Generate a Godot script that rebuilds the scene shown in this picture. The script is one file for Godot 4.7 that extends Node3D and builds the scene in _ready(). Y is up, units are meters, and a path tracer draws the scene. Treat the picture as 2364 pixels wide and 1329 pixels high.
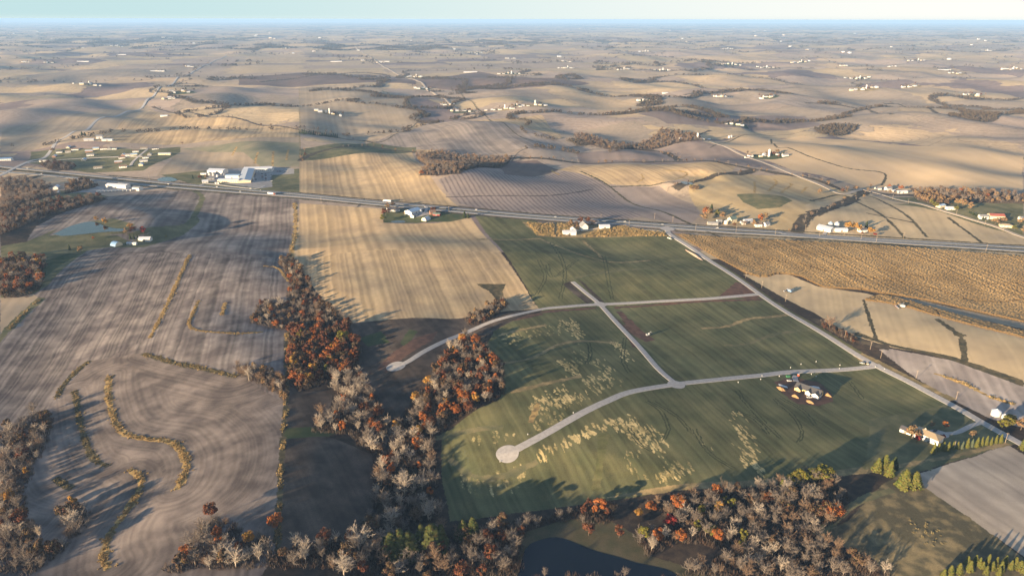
extends Node3D
# A farming valley seen from the air: fields, gravel roads, a highway, farmsteads, ponds and autumn woods under a low sun.
# 1 unit = 1 metre. The photograph's pixels (2364 x 1329) only give directions; distances come from the rolling ground they hit.

const FOCAL := 1576.0
const EYE := Vector3(0, 330, 0)
const PITCH := -21.49
var cp := cos(deg_to_rad(-PITCH))
var sp := sin(deg_to_rad(-PITCH))
var rng := RandomNumberGenerator.new()
var na := FastNoiseLite.new()
var nb := FastNoiseLite.new()
var nw := FastNoiseLite.new()
var ravines := []
var basins := []
var grade := PackedVector2Array()          # the highway runs on level, graded ground

func _ready() -> void:
	# camera
	var cam := Camera3D.new()
	cam.name = "camera"
	cam.position = EYE
	cam.rotation_degrees = Vector3(PITCH, 0, 0.1)
	cam.fov = 45.72
	cam.near = 1.0
	cam.far = 120000.0
	add_child(cam)
	cam.current = true
	# sky, haze and exposure
	var env := Environment.new()
	env.background_mode = Environment.BG_SKY
	env.sky = Sky.new()
	var pan := PanoramaSkyMaterial.new()
	pan.panorama = sky_picture()
	env.sky.sky_material = pan
	env.background_energy_multiplier = 0.285
	env.tonemap_mode = Environment.TONE_MAPPER_LINEAR
	env.tonemap_exposure = 3.6
	env.fog_enabled = true
	env.fog_density = 0.00004
	env.fog_light_color = Color(0.66, 0.82, 1.0)
	env.sdfgi_enabled = true
	env.ssao_enabled = true
	env.ssil_enabled = true
	var we := WorldEnvironment.new()
	we.name = "world_environment"
	we.environment = env
	add_child(we)
	# the low evening sun, from behind on the left
	var sun := DirectionalLight3D.new()
	sun.name = "sun"
	var e := deg_to_rad(8.5)
	var a := deg_to_rad(40.0)
	sun.look_at_from_position(Vector3.ZERO, Vector3(cos(a) * cos(e), -sin(e), -sin(a) * cos(e)))
	sun.light_energy = 1.6
	sun.light_angular_distance = 0.6
	sun.light_color = Color(1.0, 0.89, 0.74)
	sun.shadow_enabled = true
	add_child(sun)
	rng.seed = 11
	var t0 := Time.get_ticks_msec()
	setup_terrain()
	build_ground()
	print("ground ", Time.get_ticks_msec() - t0)
	build_roads()
	build_water()
	build_crops()
	print("roads ", Time.get_ticks_msec() - t0)
	build_trees()
	print("trees ", Time.get_ticks_msec() - t0)
	build_places()
	print("all ", Time.get_ticks_msec() - t0)

func sky_picture() -> ImageTexture:
	var w := 256
	var h := 512
	var im := Image.create(w, h, false, Image.FORMAT_RGBF)
	for y in h:
		var el := 90.0 - 180.0 * (y + 0.5) / h
		for x in w:
			var az := TAU * ((x + 0.5) / w - 0.5)        # 0 looks along -z, + to the right
			var side := 0.5 - 0.5 * sin(az)
			var low := Color(0.765, 0.885, 0.895).lerp(Color(1.0, 0.995, 0.97), smoothstep(0.18, 0.82, side))
			var top := Color(0.36, 0.50, 0.72)
			var c := low.lerp(top, smoothstep(1.0, 60.0, el))
			im.set_pixel(x, y, c.srgb_to_linear())
	return ImageTexture.create_from_image(im)

# ---------------------------------------------------------------- ground shape

func pts(s: String) -> PackedVector2Array:
	var out := PackedVector2Array()
	var n := s.split(" ", false)
	for i in n.size() / 2:
		out.append(Vector2(n[2 * i].to_float(), n[2 * i + 1].to_float()))
	return out

func ray(p: Vector2) -> Vector3:
	var u := (p.x - 1182.0) / FOCAL
	var v := (664.5 - p.y) / FOCAL
	return Vector3(u, v * cp - sp, -(cp + v * sp))

func flat(p: Vector2) -> Vector2:
	var d := ray(p)
	var s := EYE.y / -d.y
	return Vector2(d.x * s, d.z * s)

func hit(p: Vector2) -> Vector3:
	# where the pixel's line of sight meets the ground
	var d := ray(p)
	var s0 := (EYE.y - 45.0) / -d.y
	var s1 := (EYE.y + 45.0) / -d.y
	var step := (s1 - s0) / 48.0
	var s := s0
	while s < s1:
		var q := EYE + d * (s + step)
		if q.y <= height(q.x, q.z):
			break
		s += step
	var a := s
	var b := s + step
	for i in 8:
		var m := (a + b) * 0.5
		var q := EYE + d * m
		if q.y <= height(q.x, q.z):
			b = m
		else:
			a = m
	var r := EYE + d * b
	r.y = height(r.x, r.z)
	return r

func hit2(p: Vector2) -> Vector2:
	var h := hit(p)
	return Vector2(h.x, h.z)

func line_on_ground(s: String) -> PackedVector2Array:
	var out := PackedVector2Array()
	for p in pts(s):
		out.append(hit2(p))
	return out

func smooth_line(l: PackedVector2Array, step: float) -> PackedVector2Array:
	var out := PackedVector2Array()
	for i in l.size() - 1:
		var a := l[maxi(i - 1, 0)]
		var d := l[mini(i + 2, l.size() - 1)]
		var n := maxi(1, int(l[i].distance_to(l[i + 1]) / step))
		for k in n:
			out.append(l[i].cubic_interpolate(l[i + 1], a, d, float(k) / n))
	out.append(l[l.size() - 1])
	return out

func seg_dist(p: Vector2, a: Vector2, b: Vector2) -> float:
	var ab := b - a
	var t := clampf((p - a).dot(ab) / maxf(ab.length_squared(), 1e-6), 0.0, 1.0)
	return p.distance_to(a + ab * t)

func line_dist(p: Vector2, l: PackedVector2Array) -> float:
	var best := 1e9
	for i in l.size() - 1:
		best = minf(best, seg_dist(p, l[i], l[i + 1]))
	return best

func setup_terrain() -> void:
	na.seed = 5
	na.noise_type = FastNoiseLite.TYPE_SIMPLEX_SMOOTH
	na.fractal_type = FastNoiseLite.FRACTAL_NONE
	na.frequency = 1.0 / 760.0
	nb.seed = 21
	nb.noise_type = FastNoiseLite.TYPE_SIMPLEX_SMOOTH
	nb.fractal_type = FastNoiseLite.FRACTAL_NONE
	nb.frequency = 1.0 / 300.0
	nw.seed = 3
	nw.noise_type = FastNoiseLite.TYPE_SIMPLEX_SMOOTH
	nw.fractal_octaves = 4
	nw.frequency = 1.0 / 2600.0
	for r in [
			["600 720 690 770 760 830 810 920 860 1010 930 1110 960 1220 1000 1329", 9.0, 55.0],
			["1090 790 1040 880 985 960 950 1060 945 1150", 8.0, 50.0],
			["700 560 690 640 690 730", 5.0, 40.0],
			["1060 735 1150 690 1200 700", 4.0, 35.0],
			["1350 1180 1450 1260 1600 1300 1800 1329", 8.0, 60.0],
			["0 1020 60 1150 130 1329", 8.0, 60.0]]:
		var l := PackedVector2Array()
		for p in pts(r[0]):
			l.append(flat(p))
		var box := Rect2(l[0], Vector2.ZERO)
		for p in l:
			box = box.expand(p)
		ravines.append([l, r[1], r[2], box.grow(r[2] * 2.4)])
	for p in pts("-260 365 -120 379 0 391 120 402 250 415 460 434 700 452.5 870 468 1090 488 1260 502 1550 522 1700 532.5 1860 545 2364 573 2560 584"):
		grade.append(flat(p))
	# ponds lie level: centre, half sizes in metres, level
	for b in [["1320 1300", 75.0, 60.0], ["205 527", 85.0, 60.0], ["425 415", 45.0, 40.0], ["917 511", 28.0, 28.0], ["1585 421", 40.0, 40.0], ["1782 285", 50.0, 70.0], ["1672 222", 60.0, 80.0]]:
		var c := flat(pts(b[0])[0])
		basins.append([c, b[1], b[2], height(c.x, c.y) - (2.5 if basins.size() < 2 else 0.8)])

func raw_height(x: float, z: float) -> float:
	var far := clampf((-z - 5200.0) / 2500.0, 0.0, 1.0)
	var plain := clampf(1.2 - absf(x + 1200.0) / 2600.0, 0.0, 1.0) * clampf(1.0 - absf(z + 5800.0) / 2600.0, 0.0, 1.0)
	var k := 1.0 - 0.8 * smoothstep(0.0, 0.6, plain)
	var near := smoothstep(1500.0, 700.0, -z)
	var h := 26.0 * (1.0 - 0.1 * far) * na.get_noise_2d(x, z) * (1.0 - 0.34 * near) + (11.0 - 4.5 * near) * nb.get_noise_2d(x, z) * (1.0 - 0.5 * far)
	if far > 0.0:
		h += 14.0 * far * nw.get_noise_2d(x, z)
	return h * k

func height(x: float, z: float) -> float:
	var h := raw_height(x, z)
	if z > -1900.0 and z < -800.0:
		var dg := line_dist(Vector2(x, z), grade)
		if dg < 240.0:
			h *= smoothstep(22.0, 240.0, dg)
	if z > -1000.0:
		var p := Vector2(x, z)
		for r in ravines:
			if r[3].has_point(p):
				var d: float = line_dist(p, r[0]) / r[2]
				h -= r[1] * exp(-d * d)
	if z > -5200.0:
		for b in basins:
			var dx: float = (x - b[0].x) / b[1]
			var dz: float = (z - b[0].y) / b[2]
			var q := dx * dx + dz * dz
			if q < 4.0:
				h = lerpf(b[3], h, smoothstep(1.0, 4.0, q))
	return h

# ---------------------------------------------------------------- ground cover
# Every patch of ground has its own look: colour, second colour that breaks through in patches, grain and crop rows.

var looks := []
var look_col := PackedFloat32Array()     # r g b r2 g2 b2
var look_num := PackedFloat32Array()     # threshold, patch gain, patch size, blotch, grain, row strength, row spacing, row dx, row dz, row by guide
var patches := []                        # [world polygon, look]

func look(c: Color, c2: Color, thr := 0.62, gain := 3.0, size := 40.0, blotch := 0.16, grain := 0.12, row := 0.0, spacing := 3.0, angle := 0.0, guide := 0.0) -> int:
	var l := c.srgb_to_linear()
	var m := c2.srgb_to_linear()
	look_col.append_array([l.r, l.g, l.b, m.r, m.g, m.b])
	look_num.append_array([thr, gain, size, blotch, grain, row, spacing, cos(deg_to_rad(angle)), sin(deg_to_rad(angle)), guide])
	looks.append(0)
	return looks.size() - 1

func patch(s: String, id: int) -> void:
	patches.append([line_on_ground(s), id])

func flecks(s: String, share: float, id: int) -> void:
	# straw showing between the green rows: small drawn-out spots, thinning out at the edges
	var poly := line_on_ground(s)
	for p in scatter(poly, 2.5):
		if rng.randf() > share or na.get_noise_2d(p.x * 22.0, p.y * 22.0) < -0.45 + 0.4 * rng.randf() - share * 0.5:
			continue
		var q := p + Vector2(rng.randfn(0, 2.2), rng.randfn(0, 2.2))
		var l := rng.randf_range(1.2, 5.0)
		var w := rng.randf_range(0.5, 1.6)
		var along := Vector2(-0.276, -0.961).rotated(rng.randf_range(-0.15, 0.15))
		var ring := PackedVector2Array()
		for i in 7:
			var a := TAU * i / 7
			ring.append(q + (along * cos(a) * l + along.orthogonal() * sin(a) * w) * rng.randf_range(0.7, 1.2))
		patches.append([ring, id])

func stroke(s: String, width: float, id: int, rough := 0.35, smooth_it := true) -> void:
	var l := line_on_ground(s)
	stroke_world(l, width, id, rough, smooth_it)

func stroke_world(l0: PackedVector2Array, width: float, id: int, rough := 0.35, smooth_it := true) -> void:
	var l := smooth_line(l0, maxf(width * 1.5, 6.0)) if smooth_it else l0
	for i in l.size() - 1:
		var d := (l[i + 1] - l[i])
		if d.length() < 0.01:
			continue
		var n := d.normalized().orthogonal() * width * 0.5
		var e := d.normalized() * width * 0.12
		var w0 := 1.0 + rough * rng.randf_range(-1, 1)
		var w1 := 1.0 + rough * rng.randf_range(-1, 1)
		patches.append([PackedVector2Array([l[i] - e - n * w0, l[i + 1] + e - n * w1, l[i + 1] + e + n * w1, l[i] - e + n * w0]), id])

var SOIL: int
var guides := []

func c8(r: int, g: int, b: int) -> Color:
	return Color8(r, g, b)

func plan_ground() -> void:
	# look 0 is the patchwork of far farmland, computed field by field
	look(c8(150, 132, 112), c8(120, 108, 96))
	var soil := look(c8(104, 93, 86), c8(142, 130, 118), 0.52, 2.2, 34.0, 0.12, 0.16, 0.7, 1.7, -16.0)
	var soil_b := look(c8(100, 90, 84), c8(140, 128, 116), 0.52, 2.2, 34.0, 0.12, 0.16, 0.75, 1.6, -16.0)
	var soil_c := look(c8(101, 90, 82), c8(138, 124, 111), 0.5, 2.2, 30.0, 0.20, 0.2, 0.36, 1.4, 60.0, 1.0)
	var soil_pale := look(c8(152, 138, 123), c8(124, 113, 103), 0.56, 2.5, 60.0, 0.12, 0.12, 0.45, 2.6, -16.0)
	var stubble := look(c8(186, 160, 120), c8(154, 133, 104), 0.56, 2.0, 60.0, 0.10, 0.13, 0.5, 2.4, -16.0)
	var stubble_pale := look(c8(196, 172, 132), c8(168, 148, 116), 0.55, 2.0, 70.0, 0.08, 0.10, 0.18, 3.2, 20.0, 0.0)
	var stubble_grey := look(c8(166, 147, 120), c8(142, 129, 110), 0.55, 2.0, 60.0, 0.10, 0.12, 0.25, 4.0, -16.0)
	var wheat := look(c8(88, 89, 59), c8(112, 106, 71), 0.54, 2.0, 50.0, 0.20, 0.22, 0.5, 2.0, -20.0)
	var wheat_b := look(c8(86, 88, 60), c8(107, 103, 70), 0.56, 2.0, 50.0, 0.20, 0.22, 0.62, 2.6, -19.0)
	var straw := look(c8(150, 134, 88), c8(206, 180, 124), 0.46, 6.0, 7.0, 0.15, 0.3, 0.35, 2.2, -20.0)
	var straw_thin := look(c8(124, 116, 76), c8(184, 162, 112), 0.50, 6.0, 5.0, 0.15, 0.3, 0.3, 2.2, -20.0)
	var grass := look(c8(92, 92, 64), c8(120, 113, 80), 0.55, 2.5, 22.0, 0.16, 0.22)
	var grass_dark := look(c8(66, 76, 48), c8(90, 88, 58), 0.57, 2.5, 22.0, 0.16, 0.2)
	var dry := look(c8(124, 110, 78), c8(168, 144, 100), 0.55, 3.0, 14.0, 0.15, 0.25)
	var gold := look(c8(176, 146, 92), c8(118, 100, 68), 0.55, 3.0, 9.0, 0.12, 0.3)
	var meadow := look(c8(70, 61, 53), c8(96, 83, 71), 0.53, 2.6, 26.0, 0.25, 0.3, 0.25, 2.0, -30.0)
	var bare_soil := look(c8(112, 84, 68), c8(86, 66, 56), 0.52, 2.5, 12.0, 0.14, 0.2)
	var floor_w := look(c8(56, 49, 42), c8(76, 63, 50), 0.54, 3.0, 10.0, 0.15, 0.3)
	var prairie := look(c8(86, 80, 60), c8(134, 118, 84), 0.58, 3.5, 16.0, 0.16, 0.3)
	var plowed := look(c8(120, 101, 90), c8(104, 90, 81), 0.55, 2.0, 60.0, 0.08, 0.1, 0.15, 4.0, 10.0)
	var gravel_ground := look(c8(160, 154, 146), c8(138, 132, 126), 0.55, 2.0, 10.0, 0.08, 0.12)
	var corn_floor := look(c8(160, 130, 84), c8(130, 106, 70), 0.55, 2.0, 12.0, 0.1, 0.2)
	var creek := look(c8(74, 66, 55), c8(98, 86, 68), 0.55, 3.0, 14.0, 0.15, 0.25)
	var ditch := look(c8(70, 66, 50), c8(104, 92, 66), 0.54, 3.0, 12.0, 0.15, 0.25)
	var track := look(c8(60, 64, 43), c8(70, 72, 48), 0.55, 3.0, 8.0, 0.1, 0.2)
	var verge := look(c8(92, 92, 66), c8(122, 112, 80), 0.55, 2.5, 18.0, 0.15, 0.2)
	SOIL = soil

	# --- mid distance, beyond the highway
	patch("0 300 200 262 330 232 470 300 420 330 160 330 60 350 0 352", stubble_grey)
	patch("170 320 340 255 690 298 690 318 560 325 400 335 240 330", stubble)
	patch("400 345 540 322 690 318 690 392 640 388 490 398 360 408 395 370", stubble_grey)
	patch("415 345 540 330 690 330 690 385 600 385 560 352", look(c8(124, 122, 96), c8(150, 138, 108), 0.55, 2.0, 60.0, 0.1, 0.12, 0.15, 5.0, 20.0))
	patch("690 200 890 205 975 268 960 285 860 330 690 300", stubble_grey)
	patch("700 300 870 330 960 285 1250 265 1300 320 1180 352 960 352 860 332", stubble)
	patch("860 332 1000 280 1200 290 1290 322 1180 352 1040 356", soil_pale)
	patch("690 345 860 330 960 340 960 352 830 354 690 372", grass)
	patch("690 372 830 354 950 352 985 400 1060 478 690 446", stubble)
	var ridged := look(c8(152, 136, 124), c8(130, 118, 110), 0.55, 2.0, 60.0, 0.08, 0.10, 0.9, 9.5, -16.0, 2.0)
	patch("1010 415 1060 400 1150 385 1240 408 1330 385 1400 425 1480 500 1390 512 1100 478 1060 470", ridged)
	patch("1400 425 1520 428 1600 470 1620 495 1590 520 1480 500", look(c8(148, 133, 120), c8(128, 116, 107), 0.55, 2.0, 70.0, 0.1, 0.1, 0.4, 6.0, -16.0))
	patch("1150 385 1175 372 1240 370 1290 392 1230 408 1165 402", plowed)
	patch("1290 392 1330 380 1480 378 1700 380 1690 395 1610 410 1530 420 1400 425 1340 400", stubble)
	patch("1170 330 1300 318 1370 345 1330 352 1230 345", soil_pale)
	patch("1330 352 1480 348 1560 332 1640 326 1700 352 1790 390 1700 378 1480 376 1340 378", look(c8(144, 126, 112), c8(124, 110, 100), 0.55, 2.0, 70.0, 0.1, 0.1, 0.3, 7.0, 5.0))
	patch("1620 325 1700 318 1850 312 2050 330 2364 360 2364 440 2160 440 1990 432 1830 392 1720 352", look(c8(192, 167, 130), c8(170, 150, 122), 0.55, 2.0, 120.0, 0.1, 0.08, 0.12, 8.0, -16.0))
	patch("1590 408 1700 398 1830 402 1900 430 1990 440 1960 470 1880 500 1840 535 1640 515 1620 490 1590 440", look(c8(178, 155, 114), c8(150, 135, 106), 0.55, 2.2, 60.0, 0.1, 0.12, 0.3, 5.0, -16.0))
	patch("1700 447 1810 452 1830 462 1800 478 1750 482 1715 465", verge)
	patch("1860 470 1960 448 2000 440 2110 470 2240 505 2364 548 2364 566 2080 552 1970 548 1860 540", stubble_pale)
	patch("2040 452 2180 445 2364 462 2364 545 2270 512 2140 480", grass)
	patch("550 178 700 168 960 185 960 195 550 197", plowed)
	patch("960 185 1100 165 1230 180 1360 192 1250 200 980 200", plowed)
	patch("1470 262 1640 256 1860 268 1900 288 1640 290 1540 285", look(c8(128, 112, 102), c8(112, 100, 92), 0.55, 2.0, 90.0, 0.1, 0.1, 0.2, 8.0, 10.0))
	patch("1740 218 1880 228 2100 262 2140 270 1880 250 1760 238", soil_pale)
	patch("2060 470 2364 545 2364 470 2200 462", grass)

	# --- the ground on this side of the highway
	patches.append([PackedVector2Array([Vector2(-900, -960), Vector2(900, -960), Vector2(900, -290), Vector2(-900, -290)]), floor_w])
	patch("0 545 120 470 250 455 330 442 470 440 690 460 690 480 668 600 660 640 690 700 660 770 664 900 640 1270 560 1400 -200 1400 -200 560", soil)
	patch("-60 800 110 700 340 580 437 588 345 782 240 830 130 920 -60 1060", soil_b)
	patch("330 800 345 782 437 588 470 560 640 610 668 650 600 690 575 745 660 770 660 880 560 870 330 820", soil)
	patch("130 920 205 835 330 815 560 870 655 930 650 1270 450 1240 350 1400 -60 1400 60 1180 60 1120", soil_c)
	patch("465 452 690 462 668 560 655 600 560 590 455 520 440 470", soil)
	patch("0 560 60 560 130 530 110 545 270 545 300 560 430 520 455 500 460 512 420 545 330 572 250 572 200 580 110 660 60 690 0 690", grass)
	patch("0 455 140 445 250 462 150 490 80 525 60 560 0 570", floor_w)
	patch("150 540 210 512 260 505 310 520 290 540 170 550", grass)
	patch("100 605 160 585 180 590 130 620 85 660 70 690", grass_dark)
	patch("0 690 75 680 90 690 40 740 0 770", stubble_grey)
	stroke("95 690 60 720 20 760 -20 800", 9.0, verge)
	patch("690 470 880 482 885 515 1010 515 1060 505 1085 500 1245 712 1060 735 815 748 770 730 720 660 690 620 684 560", stubble)
	patch("882 480 1090 496 1085 502 1040 512 885 514", grass_dark)
	patch("1100 655 1168 655 1160 672 1165 690 1150 694 1130 672 1112 664", ditch)
	# the green parcel
	patch("1100 500 1545 542 2195 928 2355 1018 2130 1080 2000 1085 1500 1140 1040 1203 1020 1010 1250 718", wheat)
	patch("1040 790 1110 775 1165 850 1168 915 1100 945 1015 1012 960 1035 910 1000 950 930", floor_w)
	patch("1095 497 1240 510 1270 552 1545 545 1780 690 1385 703 1250 716", wheat)
	patch("1205 512 1285 515 1285 548 1240 545", dry)
	patch("1285 512 1540 530 1545 543 1285 548", dry)
	patch("1395 704 1770 684 1995 838 1570 884", wheat_b)
	patch("1770 684 2025 840 1995 838", dry)
	patch("1120 800 1150 745 1250 722 1375 708 1550 882 1440 905 1300 970 1210 1020 1080 980 1150 930 1165 880", wheat)
	patch("1020 1000 1080 975 1165 1010 1210 1020 1300 965 1440 908 1560 888 2030 846 2190 930 2008 962 2000 1078 1500 1135 1040 1202 1020 1100", wheat)
	flecks("1160 782 1190 765 1260 755 1310 740 1330 770 1260 775 1170 800", 0.22, straw_thin)
	flecks("1300 740 1325 735 1345 775 1330 782", 0.8, straw)
	flecks("1285 835 1300 830 1350 855 1335 865", 0.9, straw)
	flecks("1330 790 1410 860 1440 880 1360 925 1290 950 1220 960 1215 930 1290 890 1300 870", 0.22, straw_thin)
	flecks("1290 890 1340 870 1370 900 1330 930 1260 948 1225 955 1230 930", 0.5, straw)
	flecks("1360 830 1400 830 1420 870 1385 880", 0.3, straw)
	flecks("1230 990 1300 955 1320 945 1280 985 1232 992", 0.4, straw_thin)
	flecks("1235 1065 1270 1035 1330 1000 1390 978 1400 988 1350 1010 1300 1030 1260 1060", 0.9, straw)
	flecks("1392 975 1440 945 1500 990 1500 1020 1470 1020 1420 985", 0.7, straw)
	flecks("1440 1060 1480 1000 1530 1000 1560 1060 1610 1080 1560 1110 1480 1110", 0.3, straw_thin)
	flecks("1480 985 1530 990 1535 1035 1485 1035", 0.6, straw)
	flecks("1470 1080 1560 1075 1610 1085 1540 1110 1480 1105", 0.5, straw)
	flecks("1090 1000 1140 985 1190 1000 1150 1020 1100 1025", 0.4, straw_thin)
	flecks("1060 1090 1140 1100 1240 1065 1230 1090 1150 1150 1100 1150 1070 1120", 0.3, straw_thin)
	flecks("1690 948 1702 945 1725 990 1760 1085 1735 1095 1715 1050 1700 1000", 0.5, straw)
	flecks("1410 790 1425 785 1460 830 1450 835", 0.6, straw)
	flecks("1600 960 1640 1000 1700 1080 1680 1090 1620 1020", 0.06, straw_thin)
	patch("1380 1000 1410 1000 1395 1060 1385 1130 1365 1130 1380 1050", look(c8(110, 104, 68), c8(80, 84, 50), 0.55, 2.0, 20.0, 0.1, 0.2, 0.4, 2.0, 80.0))
	# terrace banks and tracks in the wheat
	for s in ["1620 757 1680 752 1730 735 1800 728 1830 722", "1675 795 1720 795 1790 770 1870 760", "1150 775 1210 760 1260 750", "1165 838 1230 825 1290 795 1350 786 1420 792", "1180 905 1260 885 1340 868", "1000 1012 1060 1000 1110 990 1160 985", "1040 1060 1080 1095 1120 1105 1190 1090 1240 1065", "1100 552 1180 553 1250 550", "1250 552 1280 565 1350 590 1420 605 1500 600", "1330 640 1420 625 1500 620 1560 625", "1345 555 1375 580 1390 595"]:
		stroke(s, 5.0, dry if s.length() % 2 == 0 else verge, 0.4)
	for s in ["1260 610 1275 640 1330 600", "1240 600 1255 640 1235 680", "1390 590 1400 640 1410 690", "1490 925 1520 945 1540 985 1530 1015", "1505 925 1560 960 1590 995", "1690 945 1740 965 1770 1000", "1785 920 1830 960 1850 1000 1840 1020", "1800 918 1850 945 1880 980", "1440 780 1435 830 1450 860", "1355 790 1360 820 1350 840", "1960 880 1975 900 1990 920", "1450 990 1470 1020 1500 1040", "1700 900 1720 930 1800 1010", "1600 990 1630 1040 1690 1080", "1270 560 1300 620 1290 690"]:
		stroke(s, 1.0, track, 0.2)
		var off := PackedVector2Array()
		for p in pts(s):
			off.append(p + Vector2(7, -1))
		var l2 := PackedVector2Array()
		for p in off:
			l2.append(hit2(p))
		stroke_world(l2, 1.0, track, 0.2)
	patch("1300 655 1318 648 1335 670 1370 695 1355 700 1318 672", meadow)
	patch("1335 645 1345 650 1395 695 1385 697", meadow)
	patch("1745 690 1660 683 1700 650 1735 655 1765 680", bare_soil)
	stroke("1430 720 1470 760 1500 785", 12.0, bare_soil, 0.4)
	stroke("1405 722 1440 760 1470 800", 7.0, bare_soil, 0.3)
	stroke("1250 720 1330 714 1375 710", 6.0, bare_soil, 0.3)
	stroke("1130 750 1190 735 1250 724", 9.0, bare_soil, 0.3)
	stroke("1420 710 1550 700 1700 692 1760 690", 6.0, bare_soil, 0.3)
	stroke("1440 750 1480 775 1500 785", 14.0, bare_soil, 0.4)
	patch("1790 880 1815 872 1850 872 1890 880 1920 905 1925 925 1890 935 1840 930 1805 905", bare_soil)
	stroke("1225 975 1235 950 1242 930", 6.0, gold, 0.4)
	# dark meadow between the two wooded draws
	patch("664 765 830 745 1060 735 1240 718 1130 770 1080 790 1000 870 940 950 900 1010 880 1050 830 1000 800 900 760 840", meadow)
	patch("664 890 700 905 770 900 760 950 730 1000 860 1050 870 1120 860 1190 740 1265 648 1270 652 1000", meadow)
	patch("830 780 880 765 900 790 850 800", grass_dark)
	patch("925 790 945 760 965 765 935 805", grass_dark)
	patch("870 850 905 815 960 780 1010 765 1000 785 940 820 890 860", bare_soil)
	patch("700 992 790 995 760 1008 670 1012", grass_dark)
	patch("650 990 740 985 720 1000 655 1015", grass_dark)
	# woods and the land at the bottom
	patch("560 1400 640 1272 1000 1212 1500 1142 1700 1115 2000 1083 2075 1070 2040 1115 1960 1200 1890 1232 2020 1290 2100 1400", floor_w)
	patch("1190 1235 1300 1200 1400 1195 1480 1240 1500 1280 1560 1300 1640 1329 1190 1400", look(c8(92, 82, 60), c8(74, 72, 50), 0.52, 2.5, 20.0, 0.15, 0.25))
	patch("1480 1130 1700 1110 1990 1075 2000 1085 1700 1125 1400 1150", dry)
	patch("1890 1232 1960 1200 2040 1115 2075 1095 2130 1110 2364 1285 2420 1400 2100 1400 2020 1290", prairie)
	patch("2000 1080 2010 965 2190 930 2360 1020 2330 1025 2130 1085 2075 1100", grass)
	patch("2125 1090 2330 1025 2364 1045 2480 1130 2480 1400 2370 1285 2135 1122", look(c8(178, 162, 141), c8(150, 137, 121), 0.54, 2.2, 60.0, 0.10, 0.12, 0.35, 3.2, -16.0))
	stroke("1890 1235 1960 1170 2020 1140 2060 1130", 7.0, verge, 0.2)
	stroke("1900 1095 2000 1086 2090 1072 2210 1048 2330 1022", 5.0, dry, 0.3)
	patch("2120 1075 2145 1060 2160 1070 2150 1085", grass)
	# right of the section road
	patch("1715 632 1820 632 1890 660 2000 675 2364 765 2480 800 2480 930 2364 880 2200 822 2060 800 1960 770 1880 720", stubble_pale)
	patch("2030 805 2060 803 2200 830 2364 885 2480 930 2480 1060 2364 985 2290 965 2190 915 2100 860", look(c8(148, 136, 126), c8(170, 157, 143), 0.55, 2.2, 50.0, 0.1, 0.14, 0.4, 2.6, 18.0))
	patch("1555 538 1700 546 2000 560 2364 588 2500 598 2500 800 2200 705 2040 678 1990 668 1900 662 1850 637 1800 630 1720 630", corn_floor)
	patch("2040 679 2110 688 2364 742 2480 770 2480 785 2364 757 2100 697", stubble_grey)
	patch("1960 768 2060 798 2130 812 2200 830 2364 890 2364 875 2200 820 2060 793 1980 765", ditch)
	stroke("1995 690 2010 740 2025 785", 4.0, ditch, 0.5)
	stroke("2165 735 2200 760 2220 775 2228 830", 6.0, ditch, 0.5)
	stroke("2205 770 2230 772", 8.0, ditch, 0.4)
	stroke("2160 860 2230 885 2290 915 2340 930", 4.0, gold, 0.5)
	stroke("1990 815 2040 840 2100 870 2200 920", 7.0, dry, 0.4)
	stroke("1880 735 1940 765 2000 790 2050 800", 12.0, creek, 0.4)
	# grass banks between the tilled lands on the left
	for s in terraces:
		stroke(s[0], s[1], gold if s[2] > 0.5 else ditch, 0.4)
	stroke("445 440 465 455 455 485 440 510 420 527 385 535", 10.0, grass, 0.3)
	stroke("300 545 350 530 420 527 440 512", 14.0, grass, 0.3)
	stroke("680 470 682 520 672 580 668 605", 8.0, gold, 0.5)
	stroke("660 770 662 880 655 1000 648 1100 642 1270", 4.0, ditch, 0.6)
	# creeks, waterways and old hedges
	for s in creeks:
		stroke(s[0], s[1], creek, 0.5)
	stroke("690 200 692 300 692 365", 2.5, dry, 0.4)
	for s in ["1040 200 1090 235 1180 300 1250 330", "975 268 960 285 900 318 860 330", "1410 430 1480 428 1560 420", "1340 395 1420 440 1560 500 1660 545", "1960 445 2020 455 2070 480 2110 510 2140 545", "1870 462 1940 448 1990 470 2060 515 2090 548", "2000 490 2050 500 2110 512", "2190 500 2230 530 2270 560", "1780 320 1790 335 1820 340 1870 360 1950 385 2030 395 2045 405 2035 425", "880 208 975 270", "700 298 870 328", "1640 340 1720 310 1860 300"]:
		stroke(s, 5.0, ditch, 0.4)
	# mown median and ditches of the highway
	stroke("-60 386 120 402.5 250 415.5 460 434 700 452.5 860 468 1090 487.5 1260 502 1550 522 1700 532.5 1800 537.7 2364 573 2500 581", 14.0, ditch, 0.2)
	stroke("250 406 460 426 700 446 860 461 1100 481 1260 495 1560 515 1800 530.5 2364 565 2500 574", 6.0, ditch, 0.3)
	stroke("250 425 460 442 700 460 870 476 1100 497 1260 510 1530 530", 8.0, ditch, 0.3)
	stroke("1560 533 1700 541 1800 546 2364 582 2500 591", 8.0, ditch, 0.3)
	for s in ["1742 418 1743 430 1742 444", "1787 412 1793 421 1782 432 1774 440", "1823 421 1828 426 1812 436 1804 444", "1864 430 1856 437 1850 444", "595 352 590 365 588 378", "630 350 628 385", "665 345 660 370", "545 340 535 360", "1290 403 1275 392 1330 390", "1480 402 1485 412 1470 420", "1530 392 1580 396 1585 404 1560 412"]:
		stroke(s, 5.0, gold, 0.4)
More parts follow.
